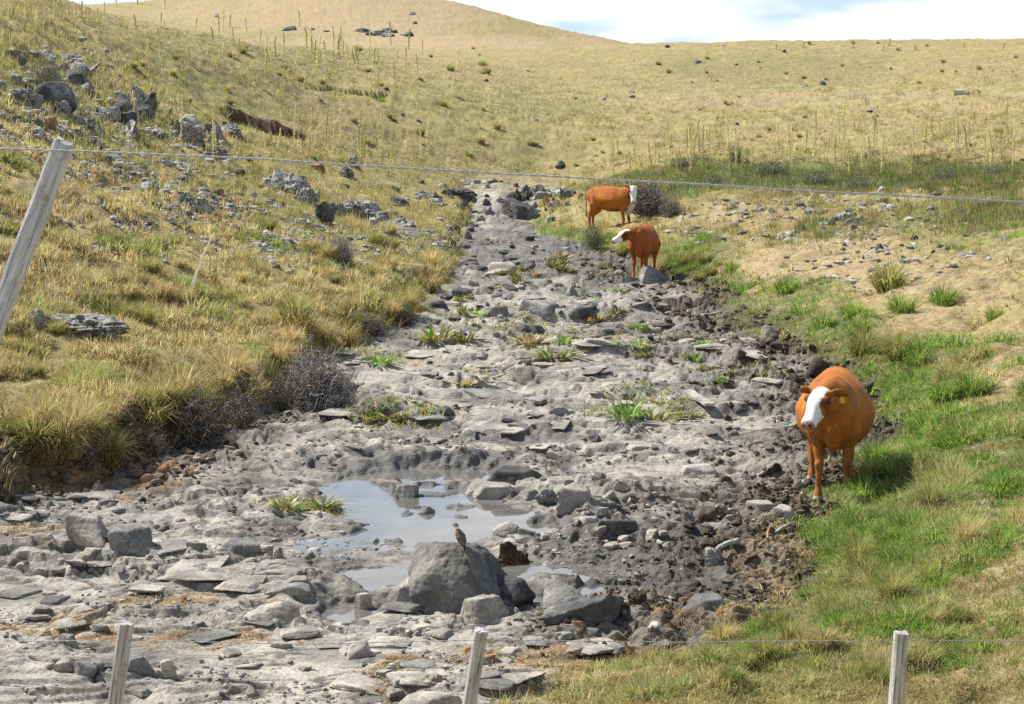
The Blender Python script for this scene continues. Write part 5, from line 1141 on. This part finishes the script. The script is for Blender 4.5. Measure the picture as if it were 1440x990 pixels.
def build_cow(label, hide, poll, hyaw, hpitch, wide, group, blaze=0.06, legs=None, scale=1.0, tagged=False, brisket=False, deep=1.0):
    mb = MB()
    X = [(-.84, 1.06, .05, .06), (-.80, 1.03, .14, .17), (-.70, .98, .22, .26), (-.52, .95, .27, .32), (-.3, .91, .33, .375), (-.05, .88, .37, .41), (.18, .88, .36, .41), (.36, .90, .30, .37), (.52, .95, .235, .35), (.66, .97, .19, .29), (.76, .98, .12, .19), (.80, .98, .05, .08)]
    X = [(x, z + h * (1 - deep) * .9, w, h * deep) for x, z, w, h in X]
    v, q, t = tube([(x, 0, z) for x, z, w, h in X], [(w * wide, h) for x, z, w, h in X], 28); 
    # a back ridge: pinch the upper half of the barrel
    zc = np.interp(v[:, 0], [a[0] for a in X], [a[1] for a in X]); up_ = np.clip((v[:, 2] - zc) / 0.38, 0, 1); v[:, 1] *= 1 - 0.32 * up_
    lo_ = np.clip((zc - v[:, 2]) / 0.38, 0, 1); v[:, 1] *= 1 + 0.06 * lo_
    mb.add(v, q, t)
    def add(path, rad, n=16): v, q, t = tube(path, rad, n); mb.add(v, q, t)
    add([(.30, 0, 1.12), (.48, 0, 1.19), (.62, 0, 1.12)], [(.09, .08), (.10, .11), (.07, .08)])          # withers
    add([(-.78, 0, 1.10), (-.60, 0, 1.15), (-.35, 0, 1.15)], [(.10, .06), (.17, .09), (.10, .08)])        # hip bones
    px_, py_, pz_ = poll
    add([(.36, 0, 1.0), (.55, py_ * .12, 1.04), (.70, py_ * .45, (1.05 + pz_) / 2 - .02), (px_ * .97, py_ * .9, pz_ - .05), (px_, py_, pz_ - .04)], [(.16, .26), (.155, .25), (.125, .20), (.10, .145), (.08, .10)])
    add([(.74, py_ * .3, .98), (.72, 0, .80), (.62, 0, .64), (.50, 0, .56)], [(.07, .05), (.10, .07), (.11, .08), (.08, .06)])     # brisket
    R = Matrix.Rotation(hyaw, 4, 'Z') @ Matrix.Rotation(hpitch, 4, 'Y')
    HM = Matrix.Translation(Vector(poll)) @ R @ Matrix.Diagonal((.88, 1.08, 1.0, 1.0))
    HX = [(-.07, -.02, .05, .06), (-.03, -.02, .088, .09), (.04, -.03, .108, .115), (.12, -.045, .118, .13), (.20, -.055, .102, .125), (.29, -.06, .078, .10), (.37, -.06, .070, .083), (.44, -.06, .076, .075), (.485, -.062, .07, .062), (.51, -.065, .04, .035)]
    def hadd(path, rad, n=16):
        v, q, t = tube(path, rad, n); v = np.array([tuple(HM @ Vector(p)) for p in v]); mb.add(v, q, t)
    hadd([(x, 0, z) for x, z, w, h in HX], [(w, h) for x, z, w, h in HX], 20)
    for s in (-1, 1):
        hadd([(-.02, .08 * s, .0), (-.04, .125 * s, .0), (-.055, .17 * s, -.005), (-.065, .215 * s, -.02), (-.07, .25 * s, -.045)], [(.022, .03), (.02, .05), (.019, .062), (.018, .05), (.013, .02)], 12)
        hadd([(.09, .085 * s, .035), (.12, .10 * s, .03), (.16, .09 * s, .02)], [.02, .033, .02], 8)        # brow
    L_ = legs or {}
    def leg(front, s, dx):
        ky = L_.get(('y', s), 1)
        if front: P = [(.48, .09 * s, 1.08), (.49, .125 * s, .93), (.50, .170 * s, .72), (.45 + dx * .3, .155 * s, .57), (.475 + dx * .6, .14 * s, .42), (.49 + dx * .7, .14 * s, .37), (.48 + dx * .8, .14 * s, .31), (.475 + dx, .145 * s, .14), (.495 + dx, .145 * s, .075), (.52 + dx, .145 * s, .0)]; r = [.05, .125, .12, .07, .046, .053, .036, .031, .045, .056]
        else: P = [(-.54, .09 * s, 1.12), (-.52, .12 * s, .96), (-.50, .19 * s, .76), (-.56 + dx * .2, .18 * s * (.6 + .4 * ky), .60), (-.68 + dx * .6, .16 * s * ky, .45), (-.70 + dx * .7, .16 * s * ky, .38), (-.665 + dx, .155 * s * ky, .14), (-.645 + dx, .155 * s * ky, .07), (-.63 + dx, .155 * s * ky, .0)]; r = [.06, .165, .165, .11, .058, .052, .033, .046, .056]
        add(P, r, 14)
    for front in (True, False):
        for s in (-1, 1): leg(front, s, L_.get((front, s), 0))
    add([(-.82, 0, 1.10), (-.89, 0, 1.02), (-.90, .01, .80), (-.895, .01, .60), (-.89, .01, .48), (-.88, .01, .36)], [.035, .028, .02, .018, .04, .012], 8)
    me = remeshed('cow', mb, 0.013, 5)
    HI = HM.inverted(); HA = np.array(HI)
    hide = np.array(hide)
    def col(co):
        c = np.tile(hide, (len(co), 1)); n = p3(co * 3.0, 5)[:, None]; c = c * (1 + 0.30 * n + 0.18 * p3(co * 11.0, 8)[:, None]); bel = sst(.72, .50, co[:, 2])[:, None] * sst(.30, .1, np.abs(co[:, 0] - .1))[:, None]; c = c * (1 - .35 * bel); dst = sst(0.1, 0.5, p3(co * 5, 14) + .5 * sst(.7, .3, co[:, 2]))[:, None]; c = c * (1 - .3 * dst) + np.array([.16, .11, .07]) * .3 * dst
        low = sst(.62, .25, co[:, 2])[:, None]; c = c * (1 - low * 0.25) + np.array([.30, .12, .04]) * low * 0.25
        h = np.concatenate([co, np.ones((len(co), 1))], 1) @ HA.T; hx, hy, hz = h[:, 0], h[:, 1], h[:, 2]
        inh = (hx > -.09) & (np.abs(hy) < .135) & (np.abs(hz + .05) < .19) & (hx < .6)
        nn = 0.018 * p3(co * 14, 9)
        bl = blaze + nn + .05 * sst(.22, .36, hx); front_ = hz > -.075 - .2 * sst(.2, .34, hx)
        pt_ = inh & (np.abs(hy) > .06) & (hx > .05) & (hx < .22); c[pt_] *= .45
        wht = inh & (np.abs(hy) < bl) & front_ & (hx > -.07)
        c[wht] = (.80, .77, .72)
        no = inh & (hx > .468 + nn); c[no] = (.42, .27, .22)
        nst = inh & (hx > .46) & (np.abs(np.abs(hy) - .035) < .014) & (np.abs(hz + .045) < .016); c[nst] = (.05, .035, .03)
        mo = inh & (np.abs(hz + .10) < .008) & (hx > .40); c[mo] = (.06, .045, .04)
        er = (np.abs(hy) > .125) & (np.abs(hy) < .34) & (np.abs(hx + .05) < .09) & (np.abs(hz) < .11); c[er] = hide * .8
        inner = er & (hx > -.035); c[inner] = (.17, .07, .04)
        hf = co[:, 2] < .055; c[hf] = (.42, .39, .35)
        if brisket:
            bz = (co[:, 0] > .45) & (co[:, 2] < .84) & (co[:, 2] > .45) & (np.abs(co[:, 1]) < .11 + 5 * nn); c[bz] = (.62, .55, .48)
        ts = (co[:, 0] < -.85) & (co[:, 2] < .55); c[ts] = (.45, .30, .18)
        return np.clip(c, 0.005, 0.9)
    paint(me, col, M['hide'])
    root = obj('cow', None); b = obj('body', me, root)
    import bmesh
    for s in (-1, 1):
        bm = bmesh.new(); bmesh.ops.create_uvsphere(bm, u_segments=14, v_segments=8, radius=.021); em = bpy.data.meshes.new('eye'); bm.to_mesh(em); bm.free(); em.materials.append(M['eye'])
        eo = obj('eye', em, root); eo.location = HM @ Vector((.13, .112 * s, .012))
    if tagged:
        v, q, t = tube([(0, 0, 0), (0, 0, -.02), (0, 0, -.065)], [(.02, .004), (.028, .004), (.028, .004)], 10); em = mesh_np('ear_tag', v, [q, t], M['eartag']); eo = obj('ear_tag', em, root)
        eo.location = HM @ Vector((-.03, .19, -.04)); eo.rotation_euler = (0, 0, hyaw + math.pi / 2)
    root.scale = (scale,) * 3; tag(root, label, 'cow', group); root['pose'] = 0.0; del root['pose']
    return root
def place_cow(root, anchor, px, py, yaw, lift=0.0):
    """put the local ground point `anchor` on the photo point"""
    g = ground(px, py); s = root.scale[0]; c, s_n = math.cos(yaw), math.sin(yaw); ax, ay = anchor[0] * s, anchor[1] * s
    root.rotation_euler = (0, 0, yaw); root.location = (g.x - (c * ax - s_n * ay), g.y - (s_n * ax + c * ay), g.z + lift)
D = math.radians
cow1 = build_cow('orange brown cow with white blazed face facing the viewer beside the green bank', (.37, .122, .019), (.93, -.12, 1.17), D(-22), D(33), 1.14, 'cows in the creek', 0.066, {(True, 1): -.10, (True, -1): .10, (False, -1): .16, ('y', -1): 1.6}, 1.0, True)
place_cow(cow1, (.57, -.145), 1150, 703, D(-101))
cow2 = build_cow('reddish cow standing side on before the dark bush with its white face turned', (.40, .125, .016), (.86, -.24, 1.27), D(-60), D(64), 0.98, 'cows in the creek', 0.10, {(True, 1): .06, (False, 1): -.06}, 0.94, False, True, 0.88)
cow2.scale = (.94, .94, 1.02)
place_cow(cow2, (-.64, -.155), 831, 325, D(-30))
cow3 = build_cow('dark red cow on the bank by the round boulder with head turned aside', (.31, .085, .016), (.76, -.26, 1.15), D(-60), D(24), 1.02, 'cows in the creek', 0.075, {(True, 1): -.04}, 0.93, False, False, 0.93)
place_cow(cow3, (.50, -.145), 891, 392, D(-104))

# bird on the boulder
bpy.context.view_layer.update(); dg = bpy.context.evaluated_depsgraph_get()
def hit(px, py):
    u = (px - 720) / F; v = (495 - py) / F; d = Vector((u, CT + v * ST, -ST + v * CT)).normalized(); o = Vector((0, 0, HC)) + d * 11.5
    ok, loc, nrm, i, ob, mtx = SC.ray_cast(dg, o, d); return loc
mb = MB()
def badd(path, rad, n=12): v, q, t = tube(path, rad, n); mb.add(v, q, t)
badd([(-.065, 0, -.035), (-.045, 0, .0), (-.02, 0, .045), (.0, 0, .09), (.012, 0, .12), (.016, 0, .138)], [(.012, .01), (.028, .026), (.038, .036), (.036, .034), (.024, .023), (.012, .012)], 14)
badd([(.0, 0, .115), (.012, 0, .135), (.022, 0, .15), (.026, 0, .166), (.022, 0, .176)], [.016, .022, .025, .019, .006], 12)
badd([(-.04, 0, .01), (-.07, 0, -.045), (-.088, 0, -.095)], [(.016, .010), (.015, .006), (.014, .004)], 8)
for s in (-1, 1): badd([(-.005, .028 * s, .10), (-.03, .036 * s, .055), (-.058, .026 * s, .0), (-.07, .014 * s, -.03)], [(.006, .012), (.008, .026), (.006, .02), (.004, .006)], 10)
me = remeshed('bird_body', mb, 0.0035, 3)
def bcol(co):
    c = np.tile((.18, .125, .08), (len(co), 1)); z = co[:, 2]
    c[(co[:, 0] > .0 + .2 * (z - .09)) & (z < .13)] = (.42, .33, .24); c[(z > .122) & (z < .146)] = (.75, .72, .66); c[z > .150] = (.16, .15, .14); c[z < -.02] = (.07, .045, .03); return c
paint(me, bcol, M['hide']); bird = obj('bird', None); obj('body', me, bird)
v, q, t = tube([(.042, 0, .152), (.056, 0, .150), (.068, 0, .147)], [.007, .004, .001], 8); obj('beak', mesh_np('beak', v, [q, t], M['eye']), bird)
for s in (-1, 1):
    v, q, t = tube([(-.012, .014 * s, .02), (-.01, .015 * s, -.012), (-.012, .015 * s, -.038), (.008, .018 * s, -.042)], [.006, .003, .0025, .002], 6); obj('leg', mesh_np('leg', v, [q, t], M['eye']), bird)
hp = hit(644, 768); bird.location = hp + Vector((0, 0, .036)); bird.rotation_euler = (0, 0, D(150)); bird.scale = (.92, .92, .92)
tag(bird, 'small brown bird with a white collar perched on the largest grey boulder', 'bird')
